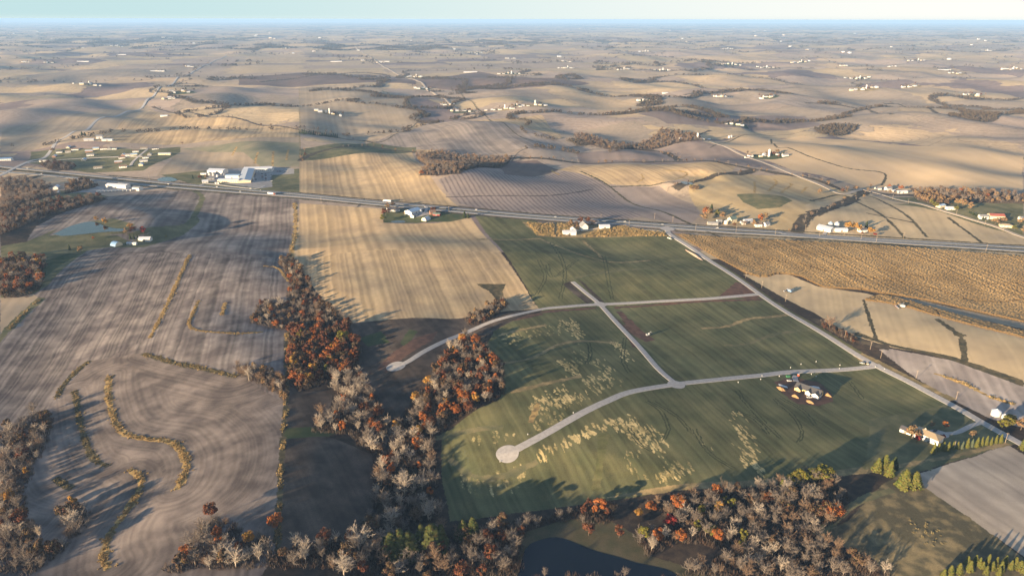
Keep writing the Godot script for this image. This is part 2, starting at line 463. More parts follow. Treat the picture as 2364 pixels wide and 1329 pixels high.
	# farmyards
	for s in ["70 352 130 345 200 345 415 340 415 352 330 395 200 400 110 385 60 378", "60 470 130 440 250 455 120 480", "370 405 500 395 690 390 690 445 470 432"]:
		patch(s, grass)
	for f in farms:
		var c := hit2(Vector2(f[0], f[1]))
		var ring := PackedVector2Array()
		for i in 12:
			ring.append(c + Vector2.from_angle(TAU * i / 12) * Vector2(f[2] * 1.1, f[2] * 0.8) * rng.randf_range(0.8, 1.1))
		patches.append([ring, grass_dark if rng.randf() < 0.5 else dry])
	for l in paved:
		patch(l, gravel_ground)
	# dark furrows of the ridged field
	var dark := look(c8(92, 82, 76), c8(104, 92, 84), 0.55, 2.0, 20.0, 0.1, 0.15)
	stroke("1030 455 1130 452 1240 452 1300 448 1365 437", 5.0, dark, 0.5)

var terraces := [
	["253 870 250 890 250 915 258 950 268 980 290 1003 330 1013 375 1017 400 1022 418 1040 430 1065 428 1090 418 1115 408 1130", 6.0, 1.0],
	["172 905 178 940 185 980 195 1015 210 1050 225 1070 250 1077", 5.0, 0.0],
	["300 1085 320 1095 328 1115 318 1140 300 1170 275 1205 255 1230 243 1260 240 1295 250 1312", 5.5, 1.0],
	["437 590 425 615 405 660 385 705 365 745 345 782", 5.0, 1.0],
	["458 695 445 725 436 750 455 763 500 768 560 770 605 767", 4.0, 1.0],
	["519 700 512 728", 4.5, 1.0],
	["205 835 180 855 155 880 140 900 130 920", 6.0, 0.0],
	["330 818 400 838 470 852 545 870", 6.0, 0.0],
	["128 1105 145 1118 165 1128", 6.0, 0.0],
	["610 615 640 620 665 650", 3.0, 1.0]]
var creeks := [
	["350 248 460 266 690 300 780 318 860 330", 10.0],
	["690 372 740 350 860 340 960 352", 14.0],
	["1180 365 1260 366 1330 375 1400 376 1480 374 1560 372 1680 378 1760 392 1870 410 1950 440", 18.0],
	["1560 432 1590 422 1640 408 1700 400 1740 392", 20.0],
	["1330 318 1370 330 1420 340 1480 345 1530 350 1570 370", 22.0],
	["1840 535 1860 500 1900 485 1960 462 2000 440", 20.0],
	["2000 440 2100 448 2220 455 2364 462", 30.0],
	["1480 345 1540 330 1600 312 1640 300", 10.0],
	["600 190 700 178 830 168 900 175", 30.0],
	["2040 238 2090 245 2160 258 2200 268", 14.0],
	["1860 236 1920 238 1980 248 2060 262", 14.0],
	["1580 218 1660 212 1740 205 1850 200", 14.0],
	["130 395 100 405 60 415", 20.0]]
var farms := [[420, 214, 60, 1], [205, 197, 55, 2], [395, 228, 35, 1], [760, 262, 40, 2], [730, 312, 5, 0], [1070, 258, 50, 1], [1165, 252, 40, 3], [1235, 242, 50, 2], [975, 205, 40, 1], [1180, 170, 60, 2], [960, 178, 40, 2], [1035, 242, 30, 1], [1435, 260, 50, 1], [1500, 230, 50, 1], [1665, 222, 35, 1], [1700, 285, 45, 1], [1775, 222, 45, 1], [1985, 180, 70, 2], [2000, 203, 55, 2], [2105, 198, 45, 1], [2250, 218, 50, 1], [1310, 157, 50, 2], [1440, 160, 35, 2], [1530, 162, 40, 2], [440, 155, 45, 1], [840, 140, 30, 1], [1610, 320, 40, 2], [1775, 360, 45, 2], [2340, 157, 60, 2], [2210, 168, 50, 1], [1950, 150, 40, 1], [1770, 155, 50, 2], [1850, 142, 60, 2], [1690, 148, 60, 2], [1310, 142, 50, 1], [1180, 135, 50, 1], [880, 145, 35, 1], [60, 145, 40, 1], [115, 146, 40, 1], [370, 166, 50, 0], [1490, 118, 50, 2], [1100, 122, 60, 2], [1680, 112, 60, 2], [2120, 138, 60, 2], [2280, 115, 60, 2], [270, 108, 60, 2], [660, 112, 60, 1], [2060, 152, 40, 1]]
var paved := ["490 393 555 388 620 383 678 390 678 402 625 405 628 432 600 436 540 428 480 420 470 402", "200 438 250 428 330 435 320 440 180 446", "150 440 185 436 200 442 160 448", "950 492 985 488 1000 495 960 502"]

func hash2(i: int, j: int) -> int:
	var h := (i * 374761393 + j * 668265263) & 0x7fffffff
	h = ((h ^ (h >> 13)) * 1274126177) & 0x7fffffff
	return (h ^ (h >> 16)) & 0xffff

var grain_a: PackedByteArray
var grain_b: PackedByteArray
var grain_c: PackedByteArray
var row_tab: PackedFloat32Array
var strips := []

func grain(seed_: int, freq: float, oct: int) -> PackedByteArray:
	var n := FastNoiseLite.new()
	n.seed = seed_
	n.noise_type = FastNoiseLite.TYPE_SIMPLEX_SMOOTH
	n.frequency = freq
	n.fractal_octaves = oct
	var im := n.get_seamless_image(512, 512)
	im.convert(Image.FORMAT_L8)
	return im.get_data()

func build_ground() -> void:
	grain_a = grain(1, 0.012, 4)
	grain_b = grain(2, 0.05, 3)
	grain_c = grain(3, 0.25, 2)
	row_tab.resize(1024)
	for i in 1024:
		row_tab[i] = rng.randf_range(-1, 1)
	plan_ground()
	# [x0, x1, z far, z near, cell, texels across each half, parts]
	var plan := [[-900.0, 900.0, -960.0, -300.0, 4.0, 1536, 2], [-2400.0, 2400.0, -2508.0, -960.0, 12.0, 1600, 2], [-7200.0, 7200.0, -8028.0, -2508.0, 48.0, 1500, 2], [-20160.0, 20160.0, -24156.0, -8028.0, 144.0, 2016, 1], [-60480.0, 60480.0, -72108.0, -24156.0, 432.0, 2016, 1]]
	var mesh := ArrayMesh.new()
	for k in plan.size():
		var q: Array = plan[k]
		var cell: float = q[4]
		var nx := int(round((q[1] - q[0]) / cell)) + 1
		var nz := int(round((q[3] - q[2]) / cell)) + 1
		var hs := PackedFloat32Array()
		hs.resize(nx * nz)
		for j in nz:
			var z: float = q[2] + j * cell
			for i in nx:
				hs[j * nx + i] = height(q[0] + i * cell, z)
		if k + 1 < plan.size():            # the far edge meets the coarser grid
			var r := int(round(plan[k + 1][4] / cell))
			for i in nx:
				var i0 := (i / r) * r
				if i0 != i and i0 + r < nx:
					hs[i] = lerpf(hs[i0], hs[i0 + r], float(i - i0) / r)
		var half := nx / 2
		for part in q[6]:
			var ia := 0 if q[6] == 1 or part == 0 else half
			var ib := nx - 1 if q[6] == 1 or part == 1 else half
			var x0: float = q[0] + ia * cell
			var x1: float = q[0] + ib * cell
			var tw: int = q[5]
			var th := int(tw * (q[3] - q[2]) / (x1 - x0))
			var tex := bake(k, x0, q[2], (x1 - x0) / tw, tw, th, hs, q[0], q[2], cell, nx, nz)
			var m := StandardMaterial3D.new()
			m.resource_name = "ground_cover"
			m.albedo_texture = tex
			m.texture_repeat = false
			m.roughness = 1.0
			m.metallic_specular = 0.1
			var w := ib - ia + 1
			var vs := PackedVector3Array()
			var ns := PackedVector3Array()
			var uv := PackedVector2Array()
			var ix := PackedInt32Array()
			vs.resize(w * nz)
			ns.resize(w * nz)
			uv.resize(w * nz)
			for j in nz:
				for i in w:
					var g := j * nx + i + ia
					var o := j * w + i
					vs[o] = Vector3(x0 + i * cell, hs[g], q[2] + j * cell)
					var l := hs[g - 1] if i + ia > 0 else hs[g]
					var rr := hs[g + 1] if i + ia < nx - 1 else hs[g]
					var u := hs[g - nx] if j > 0 else hs[g]
					var d := hs[g + nx] if j < nz - 1 else hs[g]
					ns[o] = Vector3((l - rr), 2.0 * cell, (u - d)).normalized()
					uv[o] = Vector2(float(i) / (w - 1), float(j) / (nz - 1))
			for j in nz - 1:
				for i in w - 1:
					var o := j * w + i
					ix.append_array([o, o + 1, o + w, o + 1, o + w + 1, o + w])
			var arr := []
			arr.resize(Mesh.ARRAY_MAX)
			arr[Mesh.ARRAY_VERTEX] = vs
			arr[Mesh.ARRAY_NORMAL] = ns
			arr[Mesh.ARRAY_TEX_UV] = uv
			arr[Mesh.ARRAY_INDEX] = ix
			mesh.add_surface_from_arrays(Mesh.PRIMITIVE_TRIANGLES, arr)
			mesh.surface_set_material(mesh.get_surface_count() - 1, m)
	var g := MeshInstance3D.new()
	g.name = "ground"
	g.mesh = mesh
	g.set_meta("kind", "structure")
	g.set_meta("label", "rolling farmland of stubble, tilled soil and green wheat")
	add_child(g)

var job := {}

func bake(k: int, x0: float, z0: float, texel: float, tw: int, th: int, hs: PackedFloat32Array, hx: float, hz: float, cell: float, nx: int, nz: int) -> ImageTexture:
	# which look lies where
	var ids := Image.create(tw, th, false, Image.FORMAT_L8)
	if k < 4:
		for pt in patches:
			var poly: PackedVector2Array = pt[0]
			var lo := poly[0]
			var hi := poly[0]
			for p in poly:
				lo = lo.min(p)
				hi = hi.max(p)
			var j0 := maxi(0, int((lo.y - z0) / texel))
			var j1 := mini(th - 1, int((hi.y - z0) / texel))
			if hi.x < x0 or lo.x > x0 + tw * texel or j1 < j0:
				continue
			var col := Color8(pt[1], 0, 0)
			var n := poly.size()
			for j in range(j0, j1 + 1):
				var zz := z0 + (j + 0.5) * texel
				var xs: Array[float] = []
				for i in n:
					var a := poly[i]
					var b := poly[(i + 1) % n]
					if (a.y <= zz) != (b.y <= zz):
						xs.append(a.x + (b.x - a.x) * (zz - a.y) / (b.y - a.y))
				xs.sort()
				for i in xs.size() / 2:
					var a := int(round((xs[2 * i] - x0) / texel))
					var b := int(round((xs[2 * i + 1] - x0) / texel))
					a = maxi(a, 0)
					b = mini(b, tw)
					if b > a:
						ids.fill_rect(Rect2i(a, j, b - a, 1), col)
	# distance to the grass banks, which the tillage follows
	var guide := PackedFloat32Array()
	if k == 0:
		guide.resize(nx * nz)
		var ls := []
		for i in [0, 1, 2, 7]:
			ls.append(line_on_ground(terraces[i][0]))
		for j in nz:
			for i in nx:
				var p := Vector2(hx + i * cell, hz + j * cell)
				if p.x > -60.0 or p.y < -700.0:
					continue
				var d := 1e9
				for l in ls:
					d = minf(d, line_dist(p, l))
				guide[j * nx + i] = d
	job = {"ids": ids.get_data(), "k": k, "x0": x0, "z0": z0, "texel": texel, "tw": tw, "th": th, "hs": hs, "hx": hx, "hz": hz, "cell": cell, "nx": nx, "nz": nz, "guide": guide, "out": []}
	var blocks := 16
	job.out.resize(blocks)
	job.blocks = blocks
	var task := WorkerThreadPool.add_group_task(bake_rows, blocks)
	WorkerThreadPool.wait_for_group_task_completion(task)
	var all := PackedByteArray()
	for b in job.out:
		all.append_array(b)
	return ImageTexture.create_from_image(Image.create_from_data(tw, th, false, Image.FORMAT_RGB8, all))

var far_cols := PackedFloat32Array()

func bake_rows(b: int) -> void:
	var k: int = job.k
	var x0: float = job.x0
	var z0: float = job.z0
	var texel: float = job.texel
	var tw: int = job.tw
	var th: int = job.th
	var ids: PackedByteArray = job.ids
	var hs: PackedFloat32Array = job.hs
	var guide: PackedFloat32Array = job.guide
	var hx: float = job.hx
	var hz: float = job.hz
	var cell: float = job.cell
	var nx: int = job.nx
	var nz: int = job.nz
	var j0: int = th * b / job.blocks
	var j1: int = th * (b + 1) / job.blocks
	var out := PackedByteArray()
	out.resize((j1 - j0) * tw * 3)
	var o := 0
	var lc := look_col
	var ln := look_num
	var ga := grain_a
	var gb := grain_b
	var gc := grain_c
	var rt := row_tab
	var scale: float = [1.0, 1.6, 3.0, 8.0, 20.0][k]
	var jit := 1.8 / texel if k == 0 else 2.0
	var gamma := PackedByteArray()
	gamma.resize(4096)
	for i in 4096:
		gamma[i] = int(clampf(pow(i / 4095.0, 1.0 / 2.2) * 255.0 + 0.5, 0, 255))
	# field colours of the far patchwork, linear
	var fr := PackedFloat32Array([0.46, 0.42, 0.37, 0.40, 0.33, 0.48, 0.25, 0.21, 0.43, 0.31, 0.45, 0.36])
	var fg := PackedFloat32Array([0.345, 0.315, 0.285, 0.30, 0.255, 0.36, 0.19, 0.158, 0.325, 0.245, 0.335, 0.275])
	var fb := PackedFloat32Array([0.205, 0.20, 0.205, 0.185, 0.185, 0.21, 0.155, 0.135, 0.19, 0.175, 0.205, 0.205])
	var wood_cut := 0.035
	for j in range(j0, j1):
		var wz := z0 + (j + 0.5) * texel
		for i in tw:
			var wx := x0 + (i + 0.5) * texel
			# noise lookups
			var ai := (int(wz / scale * 1.3 + 70000.0) & 511) << 9 | (int(wx / scale * 1.3 + 70000.0) & 511)
			var fa := ga[ai] * 0.0039216
			var bi := (int(wz / scale * 2.1 + 70000.0) & 511) << 9 | (int(wx / scale * 2.1 + 70000.0) & 511)
			var fbv := gb[bi] * 0.0039216
			var jx := clampi(i + int((fbv - 0.5) * jit * 2.0), 0, tw - 1)
			var jy := clampi(j + int((fa - 0.5) * jit * 2.0), 0, th - 1)
			var id := ids[jy * tw + jx]
			var r: float
			var g: float
			var bl: float
			var lum: float
			if id == 0:
				# section fields laid out on the compass, with warped edges
				var warp := (fa - 0.5) * 150.0 * (1.0 if k < 3 else 3.0)
				var ee := wx * 0.961 - wz * 0.276
				var nn := -wx * 0.276 - wz * 0.961
				var big := 1.0 if k < 3 else (1.6 if k == 3 else 4.0)
				var ci := int(floor((nn + warp) / (620.0 * big)))
				var cj := int(floor((ee - warp) / (540.0 * big)))
				var hh := (ci * 374761393 + cj * 668265263) & 0x7fffffff
				hh = ((hh ^ (hh >> 13)) * 1274126177) & 0x7fffffff
				hh = hh ^ (hh >> 16)
				var fn := (nn + warp) / (620.0 * big) - ci
				var fe := (ee - warp) / (540.0 * big) - cj
				var sub := 0
				if hh & 3 == 0:
					sub = int(fn * 2.0)
				elif hh & 3 == 1:
					sub = int(fe * 2.0)
				elif hh & 3 == 2:
					sub = int(fn * 3.0)
				hh = ((hh + sub * 7919) * 1103515245 + 12345) & 0x7fffffff
				var pi := (hh >> 8) % 12
				r = fr[pi]
				g = fg[pi]
				bl = fb[pi]
				lum = 1.0 + (fbv - 0.5) * 0.22
				if k < 3:
					var rs := (ee if hh & 64 else nn) / 9.0 + (fa - 0.5) * 8.0
					lum += rt[int(rs) & 1023] * 0.09
					# grassed terraces run level round the slopes
					if hh & 1024 and hh & 2048:
						var gx := clampi(int((wx - hx) / cell), 0, nx - 2)
						var gz := clampi(int((wz - hz) / cell), 0, nz - 2)
						var tx := (wx - hx) / cell - gx
						var tz := (wz - hz) / cell - gz
						var q := gz * nx + gx
						var hv := (hs[q] * (1.0 - tx) + hs[q + 1] * tx) * (1.0 - tz) + (hs[q + nx] * (1.0 - tx) + hs[q + nx + 1] * tx) * tz
						var f := hv / 4.0 + (fbv - 0.5) * 0.06
						f -= floor(f)
						if f < 0.10:
							lum *= 0.72
				if fe < 0.012 or fn < 0.010:
					lum *= 0.72
				var wn := nw.get_noise_2d(wx * 1.6, wz * 1.6)
				var wm := nw.get_noise_2d(wx * 0.5 + 9000.0, wz * 0.5)
				if k >= 1 and absf(wn) < (0.02 + maxf(0.0, wm) * 0.22) * (0.22 if k < 3 else (1.2 if k == 3 else 2.2)) * (0.4 + 1.2 * fbv):
					r = 0.12
					g = 0.105
					bl = 0.085
			else:
				var c6 := id * 6
				var n10 := id * 10
				var sz: float = ln[n10 + 2] * scale
				var pi2 := (int(wz * 24.0 / sz + 90000.0) & 511) << 9 | (int(wx * 24.0 / sz + 90000.0) & 511)
				var pv := gb[pi2] * 0.0039216
				var t := clampf(((pv * 0.65 + fa * 0.35) - ln[n10]) * ln[n10 + 1] + 0.5, 0.0, 1.0)
				if ln[n10 + 1] > 5.0:
					var sr := (wx * ln[n10 + 7] + wz * ln[n10 + 8] + (fa - 0.5) * 3.0) / 1.7
					t = clampf(((pv * 0.6 + fa * 0.4) - ln[n10] + rt[int(sr + 60000.0) & 1023] * 0.07) * ln[n10 + 1] + 0.5, 0.0, 1.0) * (0.6 + 0.5 * fbv)
				r = lc[c6] + (lc[c6 + 3] - lc[c6]) * t
				g = lc[c6 + 1] + (lc[c6 + 4] - lc[c6 + 1]) * t
				bl = lc[c6 + 2] + (lc[c6 + 5] - lc[c6 + 2]) * t
				var gi := (j * 3 & 511) << 9 | (i * 3 & 511)
				lum = 1.0 + (fa - 0.5) * ln[n10 + 3] * 2.0 + (gc[gi] * 0.0039216 - 0.5) * ln[n10 + 4] * 2.0
				var rs2 := ln[n10 + 5]
				if rs2 > 0.0:
					var s: float
					var spc: float = ln[n10 + 6] * (1.0 if k == 0 or ln[n10 + 9] > 1.5 else 1.7)
					if ln[n10 + 9] == 1.0 and guide.size() > 0:
						var gx2 := clampi(int((wx - hx) / cell), 0, nx - 2)
						var gz2 := clampi(int((wz - hz) / cell), 0, nz - 2)
						var tx2 := (wx - hx) / cell - gx2
						var tz2 := (wz - hz) / cell - gz2
						var q2 := gz2 * nx + gx2
						s = ((guide[q2] * (1.0 - tx2) + guide[q2 + 1] * tx2) * (1.0 - tz2) + (guide[q2 + nx] * (1.0 - tx2) + guide[q2 + nx + 1] * tx2) * tz2) / spc
					else:
						s = (wx * ln[n10 + 7] + wz * ln[n10 + 8] + (fa - 0.5) * 3.0) / spc
					var fl: float = floorf(s)
					var ff: float = s - fl
					var ii := int(fl) + 60000
					var rv: float = rt[ii & 1023] * (1.0 - ff) + rt[(ii + 1) & 1023] * ff
					if ln[n10 + 9] > 1.5:
						rv = -0.75 if ff < 0.34 else 0.1
					lum += rv * rs2 * (0.25 + 0.75 * fbv) * 0.8
			if lum < 0.3:
				lum = 0.3
			lum *= 4095.0
			out[o] = gamma[mini(4095, int(r * lum))]
			out[o + 1] = gamma[mini(4095, int(g * lum))]
			out[o + 2] = gamma[mini(4095, int(bl * lum))]
			o += 3
	job.out[b] = out

# ---------------------------------------------------------------- small helpers

var mats := {}

func mat(called: String, c: Color, rough := 0.9, metal := 0.0, vc := false) -> StandardMaterial3D:
	if not mats.has(called):
		var m := StandardMaterial3D.new()
		m.resource_name = called
		m.albedo_color = c
		m.roughness = rough
		m.metallic = metal
		m.vertex_color_use_as_albedo = vc
		mats[called] = m
	return mats[called]

func grainy(called: String, dark: Color, light: Color, scale: float, rough := 0.95) -> StandardMaterial3D:
	if not mats.has(called):
		var n := FastNoiseLite.new()
		n.seed = called.length()
		n.frequency = 0.02
		n.fractal_octaves = 5
		var im := n.get_seamless_image(256, 256)
		im.convert(Image.FORMAT_RGB8)
		for y in 256:
			for x in 256:
				var v := smoothstep(0.25, 0.75, im.get_pixel(x, y).r)
				im.set_pixel(x, y, dark.lerp(light, v))
		var m := StandardMaterial3D.new()
		m.resource_name = called
		m.albedo_texture = ImageTexture.create_from_image(im)
		m.uv1_triplanar = true
		m.uv1_world_triplanar = true
		m.uv1_scale = Vector3.ONE * scale
		m.roughness = rough
		m.metallic_specular = 0.2
		mats[called] = m
	return mats[called]

func mi(called: String, mesh: Mesh, m: Material, parent: Node) -> MeshInstance3D:
	var o := MeshInstance3D.new()
	o.name = called
	o.mesh = mesh
	if m:
		o.material_override = m
	parent.add_child(o, true)
	return o

func tag(o: Node, label: String, category: String, group := "") -> void:
	o.set_meta("label", label)
	o.set_meta("category", category)
	if group:
		o.set_meta("group", group)

func base(called: String, at: Vector3, yaw := 0.0) -> Node3D:
	var o := Node3D.new()
	o.name = called
	add_child(o, true)
	o.position = at
	o.rotation_degrees.y = yaw
	return o

class Tris:
	var v := PackedVector3Array()
	var n := PackedVector3Array()
	var c := PackedColorArray()
	func quad(a: Vector3, b: Vector3, d: Vector3, e: Vector3) -> void:      # a b d e run round the face
		var nn := (b - a).cross(e - a).normalized()
		for p in [a, d, b, a, e, d]:
			v.append(p)
			n.append(nn)
	func tri(a: Vector3, b: Vector3, d: Vector3) -> void:
		var nn := (b - a).cross(d - a).normalized()
		for p in [a, d, b]:
			v.append(p)
			n.append(nn)
	func box(lo: Vector3, hi: Vector3) -> void:
		var p := func(i: int) -> Vector3: return Vector3(hi.x if i & 1 else lo.x, hi.y if i & 2 else lo.y, hi.z if i & 4 else lo.z)
		quad(p.call(4), p.call(5), p.call(7), p.call(6))
		quad(p.call(1), p.call(0), p.call(2), p.call(3))
		quad(p.call(5), p.call(1), p.call(3), p.call(7))
		quad(p.call(0), p.call(4), p.call(6), p.call(2))
		quad(p.call(6), p.call(7), p.call(3), p.call(2))
		quad(p.call(0), p.call(1), p.call(5), p.call(4))
	func tube(a: Vector3, b: Vector3, r0: float, r1: float, sides := 3) -> void:
		var d := (b - a).normalized()
		var u := d.cross(Vector3.UP if absf(d.y) < 0.9 else Vector3.RIGHT).normalized()
		var w := u.cross(d)
		for i in sides:
			var t0 := TAU * i / sides
			var t1 := TAU * (i + 1) / sides
			var o0 := u * cos(t0) + w * sin(t0)
			var o1 := u * cos(t1) + w * sin(t1)
			for k in [[a + o0 * r0, o0], [a + o1 * r0, o1], [b + o1 * r1, o1], [a + o0 * r0, o0], [b + o1 * r1, o1], [b + o0 * r1, o0]]:
				v.append(k[0])
				n.append(k[1])
	func lathe(profile: Array, sides := 16, at := Vector3.ZERO) -> void:
		for k in profile.size() - 1:
			for i in sides:
				var t0 := TAU * i / sides
				var t1 := TAU * (i + 1) / sides
				var p: Vector2 = profile[k]
				var q: Vector2 = profile[k + 1]
				quad(at + Vector3(cos(t1) * p.x, p.y, sin(t1) * p.x), at + Vector3(cos(t0) * p.x, p.y, sin(t0) * p.x), at + Vector3(cos(t0) * q.x, q.y, sin(t0) * q.x), at + Vector3(cos(t1) * q.x, q.y, sin(t1) * q.x))
	func mesh() -> ArrayMesh:
		var arr := []
		arr.resize(Mesh.ARRAY_MAX)
		arr[Mesh.ARRAY_VERTEX] = v
		arr[Mesh.ARRAY_NORMAL] = n
		if c.size() == v.size() and c.size():
			arr[Mesh.ARRAY_COLOR] = c
		var m := ArrayMesh.new()
		m.add_surface_from_arrays(Mesh.PRIMITIVE_TRIANGLES, arr)
		return m

# ---------------------------------------------------------------- roads and water

func lift_at(z: float) -> float:
	return 0.16 if z > -960.0 else (0.45 if z > -2508.0 else 1.7)

func ribbon(called: String, l0: PackedVector2Array, width: float, m: Material, label: String, extra := 0.0) -> void:
	var l := smooth_line(l0, 5.0)
	var t := Tris.new()
	var rows := []
	for i in l.size():
		var d := (l[mini(i + 1, l.size() - 1)] - l[maxi(i - 1, 0)]).normalized()
		var nrm := Vector2(-d.y, d.x)
		var row := []
		var up := lift_at(l[i].y) + extra
		var wob := 1.0 + 0.02 * na.get_noise_2d(l[i].x * 40.0, l[i].y * 40.0)
		for e in [[-0.5, -0.5, -0.9], [-0.5, 0.0, 0.0], [0.0, 0.0, 0.06], [0.5, 0.0, 0.0], [0.5, 0.5, -0.9]]:
			var p: Vector2 = l[i] + nrm * (e[0] * width * wob + e[1] * 2.0)
			row.append(Vector3(p.x, height(p.x, p.y) + up + e[2], p.y))
		rows.append(row)
	for i in rows.size() - 1:
		for k in 4:
			t.quad(rows[i][k], rows[i][k + 1], rows[i + 1][k + 1], rows[i + 1][k])
	var o := mi(called, t.mesh(), m, self)
	o.set_meta("kind", "structure")
	o.set_meta("label", label)

func disc(called: String, px: Vector2, rx: float, m: Material, label: String, extra := 0.0) -> void:
	var c := hit2(px)
	var t := Tris.new()
	var ring := []
	for i in 28:
		var p := c + Vector2.from_angle(TAU * i / 28) * rx * (1.0 + 0.05 * sin(i * TAU / 28.0 * 2.0 + rx))
		ring.append(Vector3(p.x, height(p.x, p.y) + lift_at(p.y) + extra, p.y))
	var mid := Vector3(c.x, height(c.x, c.y) + lift_at(c.y) + extra + 0.05, c.y)
	for i in 28:
		t.tri(mid, ring[(i + 1) % 28], ring[i])
	var o := mi(called, t.mesh(), m, self)
	o.set_meta("kind", "structure")
	o.set_meta("label", label)

func build_roads() -> void:
	var gravel := grainy("gravel", c8(162, 155, 146), c8(176, 168, 158), 0.05)
	var asphalt := grainy("asphalt", c8(116, 117, 117), c8(138, 137, 135), 0.07)
	var dust := grainy("dusty_gravel", c8(168, 152, 132), c8(188, 172, 150), 0.09)
	ribbon("highway", line_on_ground("-120 372 0 386 120 398 250 411 460 430 700 450 860 465.5 1100 485.5 1260 499 1560 519.5 1700 529 1800 534.3 1860 541 2364 569 2560 579"), 9.5, asphalt, "far carriageway of the divided highway")
	ribbon("highway", line_on_ground("-120 386 0 398 120 407 250 420 460 438 700 455 860 471 1083 490.6 1260 505 1545 524.5 1700 536 1800 541 2364 577 2560 588"), 9.5, asphalt, "near carriageway of the divided highway")
	ribbon("country_road", line_on_ground("-60 432 0 406 18 397 115 350 200 300 290 260 340 230 400 192 466 154 520 130"), 9.0, grainy("worn_asphalt", c8(150, 147, 142), c8(170, 166, 160), 0.08), "paved road climbing away from the highway junction", 0.05)
	ribbon("gravel_road", line_on_ground("1540 522 1547 540 1600 574 1660 614 1752 676 1860 744 1980 818 2100 880 2203 935 2266 971 2353 1019 2460 1078"), 7.6, gravel, "pale gravel section road beside the cornfield", 0.04)
	ribbon("gravel_road", line_on_ground("918 846 945 833 985 808 1050 778 1120 748 1180 729 1247 714 1300 708 1385 702 1500 696 1640 688 1752 678"), 6.2, gravel, "new gravel street that ends in a turnaround between the woods")
	ribbon("gravel_road", line_on_ground("1322 650 1350 673 1385 702 1420 740 1470 793 1520 850 1562 886"), 6.2, gravel, "new gravel street joining the two long streets", 0.03)
	ribbon("gravel_road", line_on_ground("1180 1043 1215 1025 1270 995 1340 955 1400 926 1460 903 1562 886 1650 876 1750 866 1850 856 2035 842"), 6.6, gravel, "new gravel street that ends in a turnaround on the green slope", 0.015)
	disc("turnaround", Vector2(914, 846), 9.5, gravel, "round gravel turnaround between the woods", 0.05)
	disc("turnaround", Vector2(1172, 1046), 9.0, gravel, "round gravel turnaround on the green slope", 0.06)
	disc("road_corner", Vector2(1562, 887), 8.0, gravel, "flared gravel corner where two streets meet", 0.07)
	disc("road_corner", Vector2(1386, 702), 7.5, gravel, "flared gravel crossing of two streets", 0.07)
	disc("road_corner", Vector2(1541, 528), 12.0, gravel, "flared gravel mouth at the highway", 0.1)
	ribbon("driveway", line_on_ground("2268 973 2245 980 2225 990 2205 998 2180 999"), 4.5, gravel, "curving gravel drive to the hip-roofed house", 0.07)
	disc("driveway", Vector2(2168, 1000), 8.0, gravel, "gravel forecourt of the hip-roofed house", 0.04)
	ribbon("driveway", line_on_ground("1838 866 1836 872 1840 880"), 5.0, gravel, "short gravel entrance to the building site", 0.08)
	ribbon("gravel_road", line_on_ground("1640 326 1700 350 1800 388 1900 428 1945 446 1985 436 1996 437 2045 450 2100 464 2160 479 2230 500 2300 521 2364 545 2480 580"), 7.5, dust, "dusty gravel road past the far farms")
	ribbon("gravel_road", line_on_ground("820 108 860 137 905 165 960 186 1000 215 1040 242 1068 258"), 9.0, dust, "straight gravel road over the far plain")
	ribbon("gravel_road", line_on_ground("60 378 130 371 260 364 345 363"), 6.0, gravel, "lane between the hamlet houses")
	ribbon("gravel_road", line_on_ground("338 347 325 357 310 370 300 384"), 6.0, gravel, "side lane sloping through the hamlet")
	ribbon("driveway", line_on_ground("1904 541 1908 534 1925 532 1950 533"), 5.0, gravel, "farm drive beside the highway barn")
	ribbon("driveway", line_on_ground("975 473 985 480 980 490 965 496"), 5.0, gravel, "farm drive to the blue-roofed shed")
	ribbon("driveway", line_on_ground("1330 531 1350 531 1420 522 1480 528 1530 533"), 4.0, dust, "farm track through the dry weeds")
	ribbon("driveway", line_on_ground("215 430 235 438 205 441"), 5.0, gravel, "truck yard entrance off the highway")
	ribbon("driveway", line_on_ground("458 430 480 425 540 432 590 436 610 430"), 5.0, gravel, "factory drive along the highway")

